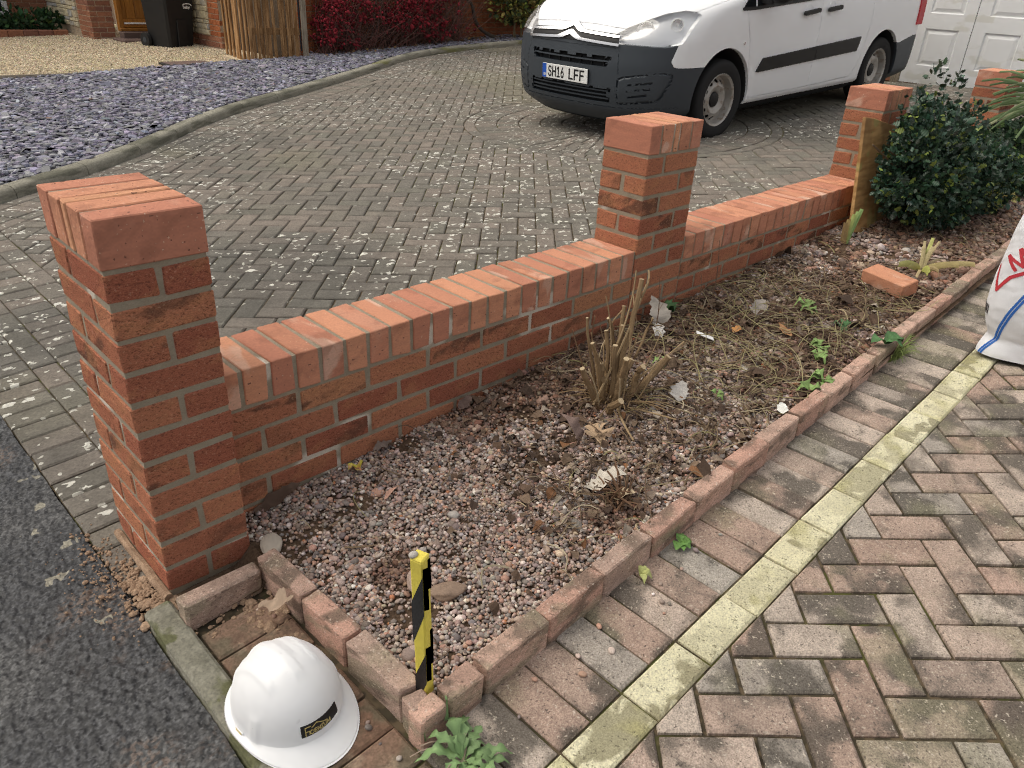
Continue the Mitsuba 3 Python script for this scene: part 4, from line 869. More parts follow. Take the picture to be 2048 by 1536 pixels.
i, j = np.meshgrid(np.arange(rows - 1), np.arange(npn), indexing='ij'); a_ = (i * npn + j).ravel(); b_ = (i * npn + (j + 1) % npn).ravel()
f = np.vstack([np.stack([a_, a_ + npn, b_ + npn], 1), np.stack([a_, b_ + npn, b_], 1)]); allv = np.vstack([allv, [[0, 0, HHt * 1.0]]]); jj = np.arange(npn); f = np.vstack([f, np.stack([np.full(npn, len(allv) - 1), jj, (jj + 1) % npn], 1)])
HC, Haz = np.array([.048, -.590]), math.radians(-84)
def hplace(v):
    ca, sa2 = math.cos(Haz), math.sin(Haz); tp = math.radians(3); v = np.asarray(v, float); v = np.c_[v[:, 0] * math.cos(tp) - v[:, 2] * math.sin(-tp) * 0, v[:, 1], v[:, 2] - v[:, 0] * math.sin(tp) * 0]
    return np.c_[v[:, 0] * ca - v[:, 1] * sa2 + HC[0], v[:, 0] * sa2 + v[:, 1] * ca + HC[1], v[:, 2] + float(G(*HC)) + .035]
put(k + '__shell', TM(hplace(allv), f), 'mat_helmet', smooth=True)
def on_shell(m, off, wscale=1.0):   # decal in (u across the front, w up from the rim) metres
    v = np.array(m.vertices); ph_ = v[:, 0] / .112; th_ = np.pi / 2 - v[:, 1] / .145; p = shell(th_, ph_); q = shell(th_, ph_ + .01) - p; r_ = shell(th_ - .01, ph_) - p; n_ = np.cross(q, r_); n_ /= np.linalg.norm(n_, axis=1, keepdims=True)
    return TM(hplace(p + n_ * (off + v[:, 2:3])), m.faces)
def fine(m, e): 
    v, f2 = trimesh.remesh.subdivide_to_size(m.vertices, m.faces, e); return TM(v, f2)
put(k + '__sticker', on_shell(fine(prism(sg.box(-.047, .020, .047, .049), 0, .0006), .006), .0005), 'mat_black')
t = meshkit.text_mesh('CENIUM', .010, .0005, bold=True); t.vertices[:, 0] *= .9; t.apply_translation((-.030, .023, 0)); put(k + '__sticker_lettering', on_shell(fine(t, .006), .0012), 'mat_gold')
g_ = [sg.LineString([(-.038, .021), (-.038, .043), (-.026, .043)]).buffer(.0009), sg.LineString([(-.024, .038), (-.012, .045), (.004, .036), (.012, .034)]).buffer(.0009), sg.LineString([(-.038, .032), (-.030, .032), (-.030, .024)]).buffer(.0009)]
put(k + '__sticker_emblem', on_shell(fine(join([prism(q, 0, .0004) for q in g_]), .006), .0012), 'mat_gold')
for sgn in (-1, 1):
    put(k + '__side_slot', on_shell(fine(prism(sg.box(-.011, -.003, .011, .004).buffer(.002), 0, .002).apply_translation((sgn * .112 * 1.62, 0, 0)), .006), .001), 'mat_helmet')
    put(k + '__slot_hole', on_shell(fine(prism(sg.box(-.009, -.002, .009, .0035), 0, .0015).apply_translation((sgn * .112 * 1.62, 0, 0)), .006), .0025), 'mat_gold')

# woven sack at the right edge
k = thing('woven_sack', 'full white woven sack with red print and a blue seam stripe on the front drive', 'sack')
BC = np.array([2.985, -1.235]); BG = float(G(*BC))
def sack(ph, t):        # ph round, t 0 bottom .. 1 top
    zz = np.clip(t, 0, 1); prof_ = (np.clip(1 - (2 * zz - 1) ** 4, 0, 1)) ** .42; prof_ = np.where(zz < .5, np.maximum(prof_, .80 - .0 * zz), prof_)
    n_ = 4.6 + 0 * ph; cx, sx_ = np.cos(ph), np.sin(ph); rr = (np.abs(cx) ** n_ + np.abs(sx_) ** n_) ** (-1 / n_)
    x = .235 * rr * cx * prof_; y = .27 * rr * sx_ * prof_; z = .70 * zz
    pinch = np.exp(-((zz) / .10) ** 2) * np.exp(-(np.abs(rr - 1.25) / .16) ** 2) * .045
    x = x * (1 + pinch / .25); y = y * (1 + pinch / .25)
    fold = .007 * np.sin(9 * zz * 6.28 + 3.2 * np.sin(ph * 2 + 1)) * np.exp(-(np.abs(((ph + np.pi * .75 + np.pi) % (2 * np.pi)) - np.pi) / .5)) + .010 * (meshkit.fbm(np.stack([np.cos(ph) * 3, np.sin(ph) * 3, zz * 5], -1), 3, 5) - .5)
    x = x + fold * np.cos(ph); y = y + fold * np.sin(ph)
    a2 = math.radians(8); lean = .05 * zz ** 1.5
    return np.stack([x * math.cos(a2) - y * math.sin(a2) + BC[0] + lean, x * math.sin(a2) + y * math.cos(a2) + BC[1] - lean * .4, z + BG + .006 + .02 * (x * .06)], -1)
nph, ntt = 200, 90
PHs, Ts = np.meshgrid(np.linspace(0, 2 * np.pi, nph, endpoint=False), np.linspace(0, 1, ntt), indexing='xy'); V = sack(PHs, Ts).reshape(-1, 3)
i, j = np.meshgrid(np.arange(ntt - 1), np.arange(nph), indexing='ij'); a_ = (i * nph + j).ravel(); b_ = (i * nph + (j + 1) % nph).ravel()
put(k + '__body', TM(V, np.vstack([np.stack([a_, b_, b_ + nph], 1), np.stack([a_, b_ + nph, a_ + nph], 1)])), 'mat_bag', smooth=True)
def on_sack(m, off=.0016):   # decal in (angle*.27, height) metres
    v = np.array(m.vertices); ph_, t_ = v[:, 0] / .27, v[:, 1] / .70; p = sack(ph_, t_); q = sack(ph_ + .02, t_) - p; r_ = sack(ph_, t_ + .02) - p; n_ = np.cross(q, r_); n_ /= np.linalg.norm(n_, axis=1, keepdims=True); return TM(p + n_ * (off + v[:, 2:3]), m.faces)
A0 = 2.36               # the corner at the left as seen
def stripe(u0, w): 
    return sg.LineString([(u0 + .0, .004), (u0 + .03, .10), (u0 + .065, .22), (u0 + .10, .34), (u0 + .145, .48), (u0 + .19, .60)]).buffer(w)
u0 = A0 * .27
put(k + '__seam_stripe', on_sack(fine(prism(stripe(u0 - .006, .0035).union(stripe(u0 + .004, .0035)), 0, .0006), .02)), 'mat_bagblue')
t = meshkit.text_mesh('MENTS', .060, .0006, bold=True); t.apply_transform(trimesh.transformations.rotation_matrix(math.radians(48), (0, 0, 1))); t.apply_translation((u0 + .015, .33, 0)); 
put(k + '__red_lettering', on_sack(fine(t, .02)), 'mat_bagred')
arcs = [sg.Point(u0 + .12, .53).buffer(.085).difference(sg.Point(u0 + .12, .53).buffer(.068)), sg.Point(u0 + .12, .53).buffer(.036), sg.LineString([(u0 - .06, .33), (u0 - .015, .25), (u0 + .015, .31), (u0 + .06, .35)]).buffer(.006)]
put(k + '__red_emblem', on_sack(join([fine(prism(q, 0, .0006), .02) for q in arcs])), 'mat_bagred')
dots = [sg.box(u0 + .33 + .016 * a2 - .004, .13 + .016 * b2 - .004, u0 + .33 + .016 * a2 + .004, .13 + .016 * b2 + .004) for a2 in range(7) for b2 in range(7) if abs(a2 - 3) + abs(b2 - 3) < 5]
put(k + '__red_dots', on_sack(join([prism(q, 0, .0006) for q in dots] + [fine(prism(sg.Point(u0 + .378, .178).buffer(.018), 0, .0007), .02)])), 'mat_bagred')
bars = [sg.box(u0 - .09 + .012 * q, .15, u0 - .085 + .012 * q, .185) for q in range(6)]
put(k + '__printed_bars', on_sack(join([prism(q, 0, .0006) for q in bars])), 'mat_black')

# ------------------------------------------------------------------ holly, second shrub, cordyline
hv = [(0, 0, 0)]; 
for t in np.linspace(0, 1, 6): hv.append((t, 0, .0))
tt = np.linspace(0, 1, 9); hwid = .30 * np.sin(np.pi * tt ** .9) + .13 * np.where(np.arange(9) % 2 == 1, 1, -.3) * (tt > 0) * (tt < 1)
hv = np.vstack([np.c_[tt, 0 * tt, -.12 * (tt - .5) ** 2], np.c_[tt, hwid, .16 * np.abs(hwid) + .10 * np.where(np.arange(9) % 2 == 1, 1, -.4)], np.c_[tt, -hwid, .16 * np.abs(hwid) + .10 * np.where(np.arange(9) % 2 == 1, 1, -.4)]])
hf = []
for i in range(8): hf += [(i, i + 1, 9 + i + 1), (i, 9 + i + 1, 9 + i), (i, 18 + i, 18 + i + 1), (i, 18 + i + 1, i + 1)]
hf = np.array(hf)
def crown(n, blobs, col, size, leaf=(hv, hf), hue=.25, young=0.0, young_col=(.20, .26, .06), shell_=.75):
    P, O = [], []
    w = np.array([(b[3] * b[4] * b[5]) ** .85 for b in blobs]); w = w / w.sum()
    for b, m in zip(blobs, R.multinomial(n, w)):
        d = R.normal(size=(m, 3)); d /= np.linalg.norm(d, axis=1, keepdims=True); r = shell_ + (1.12 - shell_) * R.random(m) ** .8 - .55 * (R.random(m) < .25) * R.random(m); q = d * r[:, None]
        P.append(q * b[3:6] + b[:3]); O.append(d)
    P, O = np.vstack(P), np.vstack(O)
    nn = meshkit.fbm(P * 6.5, 3, 7); keep = nn < .60; P, O = P[keep], O[keep]; n = len(P)
    x = O + R.normal(0, .75, (n, 3)); x[:, 2] += .15; x /= np.linalg.norm(x, axis=1, keepdims=True); s_ = np.cross(R.normal(size=(n, 3)), x); s_ /= np.linalg.norm(s_, axis=1, keepdims=True); z_ = np.cross(x, s_); rot = np.stack([x, s_, z_], -1)
    s = size * np.exp(R.normal(0, .25, n)); c = np.array(col) * np.exp(R.normal(0, hue, n))[:, None] * (1 + R.normal(0, .10, (n, 3)))
    y = R.random(n) < young; c = np.where(y[:, None], np.array(young_col) * np.exp(R.normal(0, .2, n))[:, None], c)
    return scatter(leaf[0], leaf[1], P, rot, np.repeat(s[:, None], 3, 1), np.clip(c, .004, .9))
hb = [(3.96, -.30, .60, .30, .20, .26), (4.32, -.28, .52, .33, .22, .24), (3.82, -.28, .52, .14, .12, .17), (4.62, -.36, .47, .28, .20, .20), (4.00, -.20, .76, .15, .12, .15), (4.36, -.24, .68, .17, .13, .13), (4.15, -.34, .44, .34, .18, .15), (3.66, -.25, .55, .09, .07, .09), (4.20, -.14, .95, .05, .05, .14), (4.60, -.12, .88, .045, .045, .15), (4.75, -.20, .74, .10, .08, .12), (3.90, -.18, .84, .06, .05, .10), (3.90, -.22, .70, .11, .10, .10)]
for _ in range(34):
    b = hb[R.integers(0, 7)]; d = R.normal(size=3); d[2] = abs(d[2]) * .9; d /= np.linalg.norm(d); q = np.array(b[:3]) + d * np.array(b[3:6]) * R.uniform(1.0, 1.18); hb.append((*q, R.uniform(.02, .05), R.uniform(.02, .04), R.uniform(.04, .09)))
k = thing('holly_shrub', 'dark green spiky holly shrub in front of the leaning board', 'shrub')
m, c = crown(11500, hb, (.028, .060, .036), .029, young=.06); put(k + '__crown', m, 'mat_leaf', smooth=True, color=c); tag(k + '__crown', kind='stuff')
for i in range(14):
    b = hb[R.integers(0, 8)]; x0, y0 = R.normal(4.15, .22), R.normal(-.28, .06); m = tube(bend((x0, y0, float(BZ(x0, y0)) - .02), (b[0] + R.normal(0, .12), b[1] + R.normal(0, .06), b[2] + R.uniform(-.05, .22)), .03, 7, .03), np.linspace(1, .4, 7) * .009, 5); put(k + '__branch', m, 'mat_vc', color=np.tile([.12, .085, .055], (len(m.vertices), 1)))
k = thing('evergreen_shrub', 'second dark evergreen shrub running out of view at the right', 'shrub')
hb2 = [(5.10, -.36, .47, .34, .22, .20), (5.55, -.44, .50, .40, .24, .24), (5.30, -.30, .60, .24, .16, .12), (6.0, -.46, .54, .4, .26, .26), (4.92, -.34, .44, .22, .16, .14), (5.75, -.36, .74, .16, .12, .14)]
m, c = crown(9000, hb2, (.028, .055, .030), .034, young=.16, young_col=(.10, .17, .05)); put(k + '__crown', m, 'mat_leaf', smooth=True, color=c); tag(k + '__crown', kind='stuff')
for i in range(9):
    b = hb2[R.integers(0, 5)]; x0, y0 = R.normal(5.4, .3), R.normal(-.34, .06); m = tube(bend((x0, y0, float(BZ(x0, y0)) - .02), (b[0] + R.normal(0, .12), b[1] + R.normal(0, .06), b[2] + R.uniform(-.05, .15)), .03, 7, .03), np.linspace(1, .4, 7) * .009, 5); put(k + '__branch', m, 'mat_vc', color=np.tile([.13, .09, .06], (len(m.vertices), 1)))
k = thing('variegated_sprig', 'small yellow and green leaved sprig under the holly', 'plant'); m, c = crown(170, [(4.72, -.50, .39, .10, .07, .05), (4.55, -.48, .37, .06, .05, .04)], (.50, .50, .17), .030, young=.35, young_col=(.10, .17, .06)); put(k + '__leaves', m, 'mat_leafmatt', color=c); tag(k + '__leaves', kind='stuff')
k = thing('cordyline', 'spiky strap leaved plant at the right edge in front of the last pillar', 'plant'); X0, Y0, Z0 = 5.36, -.46, .83
for i in range(90):
    d = R.normal(size=3); d[2] = d[2] * .55 + .1; d /= np.linalg.norm(d); L = R.uniform(.30, .48); m, c = strap((X0, Y0, Z0) + d * .04, (X0 + d[0] * L, Y0 + d[1] * L, Z0 + d[2] * L - .12 * L), .020, (.13, .19, .085) if R.random() < .7 else (.36, .38, .22), 6, .06); put(k + '__leaf', m, 'mat_leafmatt', smooth=True, color=c)
m = tube(bend((X0, Y0, .3), (X0, Y0, Z0), 0, 5), .035, 8); put(k + '__stem', m, 'mat_vc', color=np.tile([.2, .15, .1], (len(m.vertices), 1)))

# ------------------------------------------------------------------ garage with its white door
k = thing('garage', 'garage front with white panelled door behind the van', 'garage'); gx = 9.95; gz = .47
def raised(y0, y1, z0, z1):      # one raised panel, modelled as a stepped frame facing -x
    e, d = .055, .020; o = [(y0, z0), (y1, z0), (y1, z1), (y0, z1)]; r1_ = [(y0 + .012, z0 + .012), (y1 - .012, z0 + .012), (y1 - .012, z1 - .012), (y0 + .012, z1 - .012)]; r2_ = [(y0 + e, z0 + e), (y1 - e, z0 + e), (y1 - e, z1 - e), (y0 + e, z1 - e)]
    v = [(gx - .002, *p) for p in o] + [(gx + d, *p) for p in r1_] + [(gx + .003, *p) for p in r2_]; f = []
    for a in (0, 4):
        for b in range(4): c2 = (b + 1) % 4; f += [(a + b, a + 4 + b, a + 4 + c2), (a + b, a + 4 + c2, a + c2)]
    f += [(8, 10, 9), (8, 11, 10)]
    return TM(v, f)
cols = [2.028 - .6415 * q for q in range(-1, 4)]; rows = [.690 + .5605 * q for q in range(4)]
holes = [sg.box(y - .368, z, y, z + .398) for y in cols[1:] for z in rows[:4]]
yb0, yb1 = cols[-1] - .368 - .15, 2.178
face = sg.box(yb0, gz + .02, yb1, 2.75).difference(shapely.union_all(holes)); fm = prism(face, 0, .03); fv = fm.vertices; put(k + '__door', TM(np.c_[gx + .028 - fv[:, 2] - .0, fv[:, 0], fv[:, 1]], fm.faces), 'mat_gar')
for y in cols[1:]:
    for z in rows[:4]: put(k + '__door__panel', raised(y - .368, y, z, z + .398), 'mat_gar')
put(k + '__door__seam', box3((gx - .0045, 1.520, gz + .03), (gx - .001, 1.526, 2.7), .0005), 'mat_plast')
put(k + '__door_frame', box3((gx - .01, 2.186, gz - .02), (gx + .06, 2.285, 2.9), .004), 'mat_oldpost'); put(k + '__door_frame_top', box3((gx - .01, yb0, 2.76), (gx + .06, 2.186, 2.9), .004), 'mat_oldpost')
put(k + '__wall', join([box3((gx + .012, 2.29, gz - .3), (gx + .3, 7.6, 3.4), .003), box3((gx + .012, yb0 - 1.2, gz - .3), (gx + .3, yb0 - .01, 3.4), .003), box3((gx + .012, yb0 - .01, 2.905), (gx + .3, 2.29, 3.4), .003)]), 'mat_wallmortar')
for r_ in range(8):
    for c_ in range(6):
        y0 = 2.29 + .225 * c_ - (.1125 if r_ % 2 else 0); y0c = max(y0, 2.29); brick(k, (gx, y0c, gz + .01 + .075 * r_), (gx + .1, y0 + .215, gz + .075 + .075 * r_), 'mat_oldbrick')

# ------------------------------------------------------------------ the brick wall with the red shrub
def masonry(holder, org, udir, n_dir, length, courses, z0f, m, mm, off=0, L=.215, Hc=.065, jit=.0015, depth=.10, view_only=True, cut=None):
    """stretcher bond bricks along udir; org = foot of the face; returns nothing"""
    o = np.array(org, float); u = np.array([*udir, 0.]); nn = np.array([*n_dir, 0.])
    cnt = 0
    for c in range(courses):
        z = z0f + c * (Hc + .01); s = -(L + .01) * (.5 if c % 2 else 0)
        while s < length:
            a0, a1 = max(s, 0), min(s + L, length)
            if a1 - a0 > .03:
                p = o + u * (a0 + a1) / 2; pc = np.array([[p[0], p[1], z + Hc / 2]])
                if (not view_only or in_view(pc, 30)[0]) and not (cut and cut((a0 + a1) / 2, z)):
                    me = cbox((0, 0, 0), (a1 - a0, depth, Hc), .003, jit); ang = math.atan2(u[1], u[0]); v = me.vertices; v = np.c_[v[:, 0] * math.cos(ang) - v[:, 1] * math.sin(ang), v[:, 0] * math.sin(ang) + v[:, 1] * math.cos(ang), v[:, 2]]
                    ctr = p - nn * depth / 2; v += [ctr[0], ctr[1], z + Hc / 2]; me = TM(v, me.faces); put(f'{holder}__brick', me, m, uv=ruv(me)); cnt += 1
            s += L + .01
k = thing('boundary_wall', 'orange brick wall behind the red shrub across the driveway', 'wall')
w0, w1 = np.array([5.48, 8.58]), np.array([10.9, 9.12]); ud = (w1 - w0) / np.linalg.norm(w1 - w0); wl = float(np.linalg.norm(w1 - w0)); nd = np.array([ud[1], -ud[0]])
masonry(k, (*w0, 0), ud, nd, wl, 13, .15, 'mat_wallbrick', None)
def slab(p0, p1, nrm, t0, t1, z0, z1):
    p0, p1, nrm = np.array(p0, float), np.array(p1, float), np.array(nrm, float); a, b, c, d = p0 - nrm * t0, p1 - nrm * t0, p1 - nrm * t1, p0 - nrm * t1
    return trimesh.convex.convex_hull(np.array([(*q, z) for q in (a, b, c, d) for z in (z0, z1)]))
put(k + '__mortar', slab(w0, w1, nd, .006, .21, -.1, 2.35), 'mat_wallmortar')

# red twiggy shrub: twigs and berries
k = thing('berry_shrub', 'bare twiggy shrub covered in crimson berries against the orange brick wall', 'shrub'); ms, cs, tips = [], [], []
for i in range(900):
    s = R.uniform(.10, 3.15) if R.random() < .85 else R.uniform(.2, 2.6); b0 = w0 + ud * np.clip(s + R.normal(0, .12), .2, 2.9) + nd * R.uniform(.03, .30); z0 = float(G(*b0)) + .05 + (R.uniform(0, .9) if R.random() < .5 else 0)
    e = w0 + ud * max(s + R.normal(0, .35), .22) + nd * R.uniform(.03, .55); z1 = z0 + R.uniform(.15, .75); p = bend((*b0, z0), (*e, z1), R.uniform(-.02, .12), 6, R.normal(0, .05)); m = tube(p, np.linspace(1, .35, 6) * R.uniform(.003, .0075), 3, False); ms.append(m)
    cs.append(np.tile(np.array([(.13, .075, .06), (.19, .12, .10), (.10, .06, .05), (.24, .10, .09)])[R.integers(0, 4)] * R.uniform(.7, 1.2), (len(m.vertices), 1)))
    dens = meshkit.noise(np.array([s * 1.7, z1 * 2.2, 3.])) * 1.0
    if dens > .60: tips += [p[3 + R.integers(0, 3)] for _ in range(2)]
put(k + '__twigs', join(ms), 'mat_vc', color=np.vstack(cs)); tag(k + '__twigs', kind='stuff')
tips = np.array(tips); P = np.repeat(tips, 4, 0) + R.normal(0, .035, (len(tips) * 4, 3)); n = len(P)
c = np.array([.22, .020, .030]) * np.exp(R.normal(0, .4, n))[:, None]; m, c = scatter(ov, of, P, rand_rot(n), np.exp(R.normal(-4.35, .28, (n, 1))) * [[1, 1, 1.5]], np.clip(c, 0, .8)); put(k + '__berries', m, 'mat_vc', smooth=True, color=c); tag(k + '__berries', kind='stuff')
for i in range(12):
    b0 = w0 + ud * R.uniform(.4, 2.9) + nd * .12; p = bend((*b0, float(G(*b0))), (*(b0 + ud * R.normal(0, .4)), float(G(*b0)) + R.uniform(.8, 1.5)), .05, 8, .05); m = tube(p, np.linspace(1, .5, 8) * .013, 6); put(k + '__stem', m, 'mat_vc', color=np.tile([.13, .09, .075], (len(m.vertices), 1)))
# scraps under the shrub
n = 900; q = np.c_[R.uniform(.1, 4.2, n)]; P = w0 + q * ud + nd * np.abs(R.normal(.18, .14, (n, 1))); m, c = scatter(lv, lf, np.c_[P, SLZ(P[:, 0], P[:, 1]) + R.uniform(0, .03, n)], rand_rot(n, .5), np.exp(R.normal(-3.1, .3, (n, 1))) * np.ones((1, 3)), np.array([(.16, .09, .055), (.25, .15, .07), (.11, .07, .05)])[R.integers(0, 3, n)]); put('shrub_litter', m, 'mat_vc', color=c); tag('shrub_litter', 'brown fallen leaves along the foot of the orange wall', 'leaf litter', kind='stuff')
# bent bare trunk
k = thing('bent_trunk', 'crooked bare dark trunk leaning across the orange brick wall', 'trunk'); pts = np.array([(9.28, 8.62, .38), (9.22, 8.68, .47), (9.0, 8.7, .55), (8.82, 8.68, .68), (8.74, 8.66, .80), (8.70, 8.66, .93), (8.58, 8.66, 1.03), (8.35, 8.66, 1.2), (8.2, 8.66, 1.6)])
m = tube(CubicSpline(np.arange(9), pts)(np.linspace(0, 8, 30)), np.linspace(.032, .022, 30), 8); put(k + '__trunk', m, 'mat_vc', smooth=True, color=np.tile([.085, .07, .058], (len(m.vertices), 1)) * (.7 + .6 * meshkit.noise(np.array(m.vertices) * 40))[:, None])
k = thing('mottled_shrub', 'yellow and green mottled leafy shrub beside the van front', 'shrub'); el, ef = leafshape(0, 5, .30)
mb = [(9.45, 8.5, 1.05, .45, .28, .38), (10.0, 8.55, 1.05, .5, .3, .42), (10.6, 8.5, 1.1, .5, .3, .4), (9.75, 8.35, .86, .38, .2, .2), (10.25, 8.35, .84, .38, .2, .22), (9.3, 8.5, 1.5, .5, .3, .4), (10.2, 8.5, 1.6, .6, .3, .4)]
m, c = crown(5200, mb, (.20, .19, .050), .075, (el, ef), .45, .30, (.042, .062, .022), .5); put(k + '__crown', m, 'mat_leafmatt', smooth=True, color=c); tag(k + '__crown', kind='stuff')
for i in range(7):
    x0 = R.uniform(9.5, 10.4); m = tube(bend((x0, 8.55, .38), (x0 + R.normal(0, .15), 8.5, 1.1), 0, 6, .03), .014, 6); put(k + '__stem', m, 'mat_vc', color=np.tile([.24, .19, .12], (len(m.vertices), 1)))

# ------------------------------------------------------------------ pale fence
k = thing('paling_fence', 'timber paling fence corner beside the slate bed', 'fence')
def pale(p, wdt, ang, z0, z1, back, m='mat_fence', nm='pale', lean=0.0):
    me = cbox((0, 0, 0), (wdt, .02, z1 - z0), .003, .0015); v = me.vertices; v[:, 0] += v[:, 2] * lean; v = np.c_[v[:, 0] * math.cos(ang) - v[:, 1] * math.sin(ang), v[:, 0] * math.sin(ang) + v[:, 1] * math.cos(ang), v[:, 2]]; n_ = np.array([math.sin(ang), -math.cos(ang)])
    v += [p[0] - n_[0] * back, p[1] - n_[1] * back, (z0 + z1) / 2]; me = TM(v, me.faces); put(f'{k}__{nm}', me, m, uv=ruv(me))
A_, B_ = np.array([4.77, 9.34]), np.array([4.665, 8.44]); L = np.linalg.norm(B_ - A_); ang = math.atan2(*(B_ - A_)[::-1]); s = 0
for i, w in enumerate((.05, .04, .05, .04, .05, .05, .14, .05, .05, .05, .05)):
    pale(A_ + (B_ - A_) / L * (s + w / 2), w, ang, .235 - .04 * s / L, 1.75, .035 * (i % 2), lean=R.normal(0, .004)); s += w + R.uniform(.012, .03)
A_, B_ = np.array([4.665, 8.43]), np.array([5.30, 8.30]); L = np.linalg.norm(B_ - A_); ang = math.atan2(*(B_ - A_)[::-1]); s = .005
for i, w in enumerate((.036, .04, .033, .04, .036, .04, .036, 0, .04, .036, .04, .036, .04)):
    if w == 0: s += .045; continue
    pale(A_ + (B_ - A_) / L * (s + w / 2), w, ang, .195 + R.uniform(-.015, .02), 1.75, .032 * (i % 2), lean=R.normal(0, .006)); s += w + R.uniform(.010, .017)
for zr in (.55, 1.2):
    put(k + '__rail', slab((4.68, 8.47), (5.42, 8.33), (-.2, -.98), -.03, .01, zr, zr + .08), 'mat_fence', uv=np.tile([.3, .5], (8, 1)))
pale((5.385, 8.275), .075, math.atan2(-.13, .635), .16, 1.8, 0, 'mat_oldpost', 'end_post'); pale((5.345, 8.31), .02, math.atan2(-.13, .635), .35, 1.7, .01, 'mat_plast', 'metal_strip')

# ------------------------------------------------------------------ house opposite
k = thing('house', 'brick and stone house with a golden timber door across the gravel', 'house')
# pier left of the door: side face along x=3.97.., front face y=12.2
masonry(k, (4.0, 12.25, 0), (1, 0), (0, -1), .34, 11, .14, 'mat_oldbrick', None)
masonry(k, (4.0, 12.80, 0), (0, -1), (-1, 0), .55, 11, .14, 'mat_oldbrick', None)
put(k + '__wall', join([box3((4.006, 12.256, 0), (4.34, 15, 5.2), .002), box3((4.32, 12.02, .3), (5.3, 12.12, 5.2), .002), box3((5.008, 9.95, 0), (5.3, 12.03, 5.2), .002), box3((5.3, 9.96, 0), (11, 10.2, 5.2), .002), box3((1.2, 14.3, 0), (4.0, 14.6, 5.2), .002)]), 'mat_oldmortar')
masonry(k, (3.4, 14.29, 0), (1, 0), (0, -1), .62, 11, .14, 'mat_oldbrick', None)
# stone facing, in courses of uneven blocks
def stones(org, u, n_, length, z0, z1):
    z = z0
    while z < z1:
        h = R.choice([.055, .075, .11]); s = 0
        while s < length - .02:
            w = min(R.uniform(.12, .34), length - s); p = np.array(org) + np.array(u) * (s + w / 2); me = cbox((0, 0, 0), (w - .008, .06, h - .008), .007, .003); ang = math.atan2(u[1], u[0]); v = me.vertices
            v = np.c_[v[:, 0] * math.cos(ang) - v[:, 1] * math.sin(ang), v[:, 0] * math.sin(ang) + v[:, 1] * math.cos(ang), v[:, 2]]; pr_ = R.uniform(.0, .014); v += [p[0] + n_[0] * (pr_ - .025), p[1] + n_[1] * (pr_ - .025), z + h / 2]
            me = TM(v, me.faces)
            if in_view(np.array([[p[0], p[1], z]]), 40)[0]: put(k + '__stone', me, 'mat_stone', uv=ruv(me))
            s += w
        z += h
stones((3.99, 14.28), (0, -1), (-1, 0), 1.45, .32, 1.3)
masonry(k, (5.0, 11.95, 0), (0, -1), (-1, 0), 2.0, 3, .17, 'mat_oldbrick', None)
stones((4.995, 11.95), (0, -1), (-1, 0), 1.66, .395, 1.3)
masonry(k, (5.0, 10.285, 0), (0, -1), (-1, 0), .335, 11, .395, 'mat_wallbrick', None, L=.215)
# door: frame, leaf with vertical planks, sill
dx0, dx1, dy = 4.34, 5.0, 11.98
put(k + '__door_frame', join([box3((dx0 - .03, dy - .03, .36), (dx0 + .04, dy + .07, 2.4), .006), box3((dx0 - .03, dy - .05, .325), (dx1, dy + .07, .372), .008)]), 'mat_door', uv=np.tile([.4, .3], (48, 1)))
for q in range(4):
    me = box3((dx0 + .115 + .142 * q, dy + .012, .50), (dx0 + .253 + .142 * q, dy + .045, 2.3), .008); put(k + '__door__plank', me, 'mat_door', uv=ruv(me))
me = box3((dx0 + .044, dy, .375), (dx1, dy + .05, .50), .008); put(k + '__door__bottom_rail', me, 'mat_door', uv=ruv(me)); me = box3((dx0 + .044, dy, .50), (dx0 + .11, dy + .05, 2.3), .008); put(k + '__door__stile', me, 'mat_door', uv=ruv(me))
put(k + '__door__weather_bar', box3((dx0 + .05, dy - .025, .425), (dx1, dy - .003, .448), .004), 'mat_white')
me = box3((4.18, 11.50, .12), (5.0, 11.98, .235), .015); put(k + '__step', me, 'mat_stepstone'); put(k + '__threshold', box3((4.30, 11.80, .2), (5.0, 11.99, .322), .01), 'mat_stepstone')
# white window frame at the top left
put(k + '__window_frame', join([box3((3.30, 14.20, .45), (3.37, 14.29, 2.2), .004), box3((2.2, 14.20, .40), (3.37, 14.29, .46), .004)]), 'mat_white'); put(k + '__window_glass', box3((2.2, 14.26, .46), (3.30, 14.28, 2.2), .001), 'mat_glass')
# planting bed by the house with ivy
k = thing('planter_edging', 'low brick edged planting bed against the house', 'planter')
put(k + '__soil', box3((-1, 13.3, .0), (3.88, 14.2, .24), .01), 'mat_soil')
for q in range(26):
    me = box3((3.90 - .215 * (q + 1) + .006, 13.12 + .012 * q, .06), (3.90 - .215 * q, 13.22 + .012 * q, .255), .006, .002); put(k + '__brick', me, 'mat_oldbrick', uv=ruv(me))
k = thing('ivy', 'dark green ivy filling the planting bed by the house', 'ivy'); m, c = crown(2600, [(3.4, 13.55, .33, .5, .28, .20), (2.7, 13.6, .34, .5, .28, .20), (2.0, 13.6, .34, .5, .28, .2), (3.75, 13.5, .36, .2, .2, .16)], (.024, .060, .024), .085, (el, ef), .35, .1, (.06, .11, .03), .4); put(k + '__leaves', m, 'mat_leafmatt', smooth=True, color=c); tag(k + '__leaves', kind='stuff')
k = thing('garden_bush', 'green bush at the far top left corner above the ivy', 'bush'); m, c = crown(2600, [(2.75, 13.55, .95, .42, .3, .40), (2.2, 13.6, .85, .5, .3, .5), (1.6, 13.6, .9, .5, .3, .5)], (.05, .085, .02), .09, (el, ef), .4, .2, (.12, .14, .03), .4); put(k + '__crown', m, 'mat_leafmatt', smooth=True, color=c); tag(k + '__crown', kind='stuff')
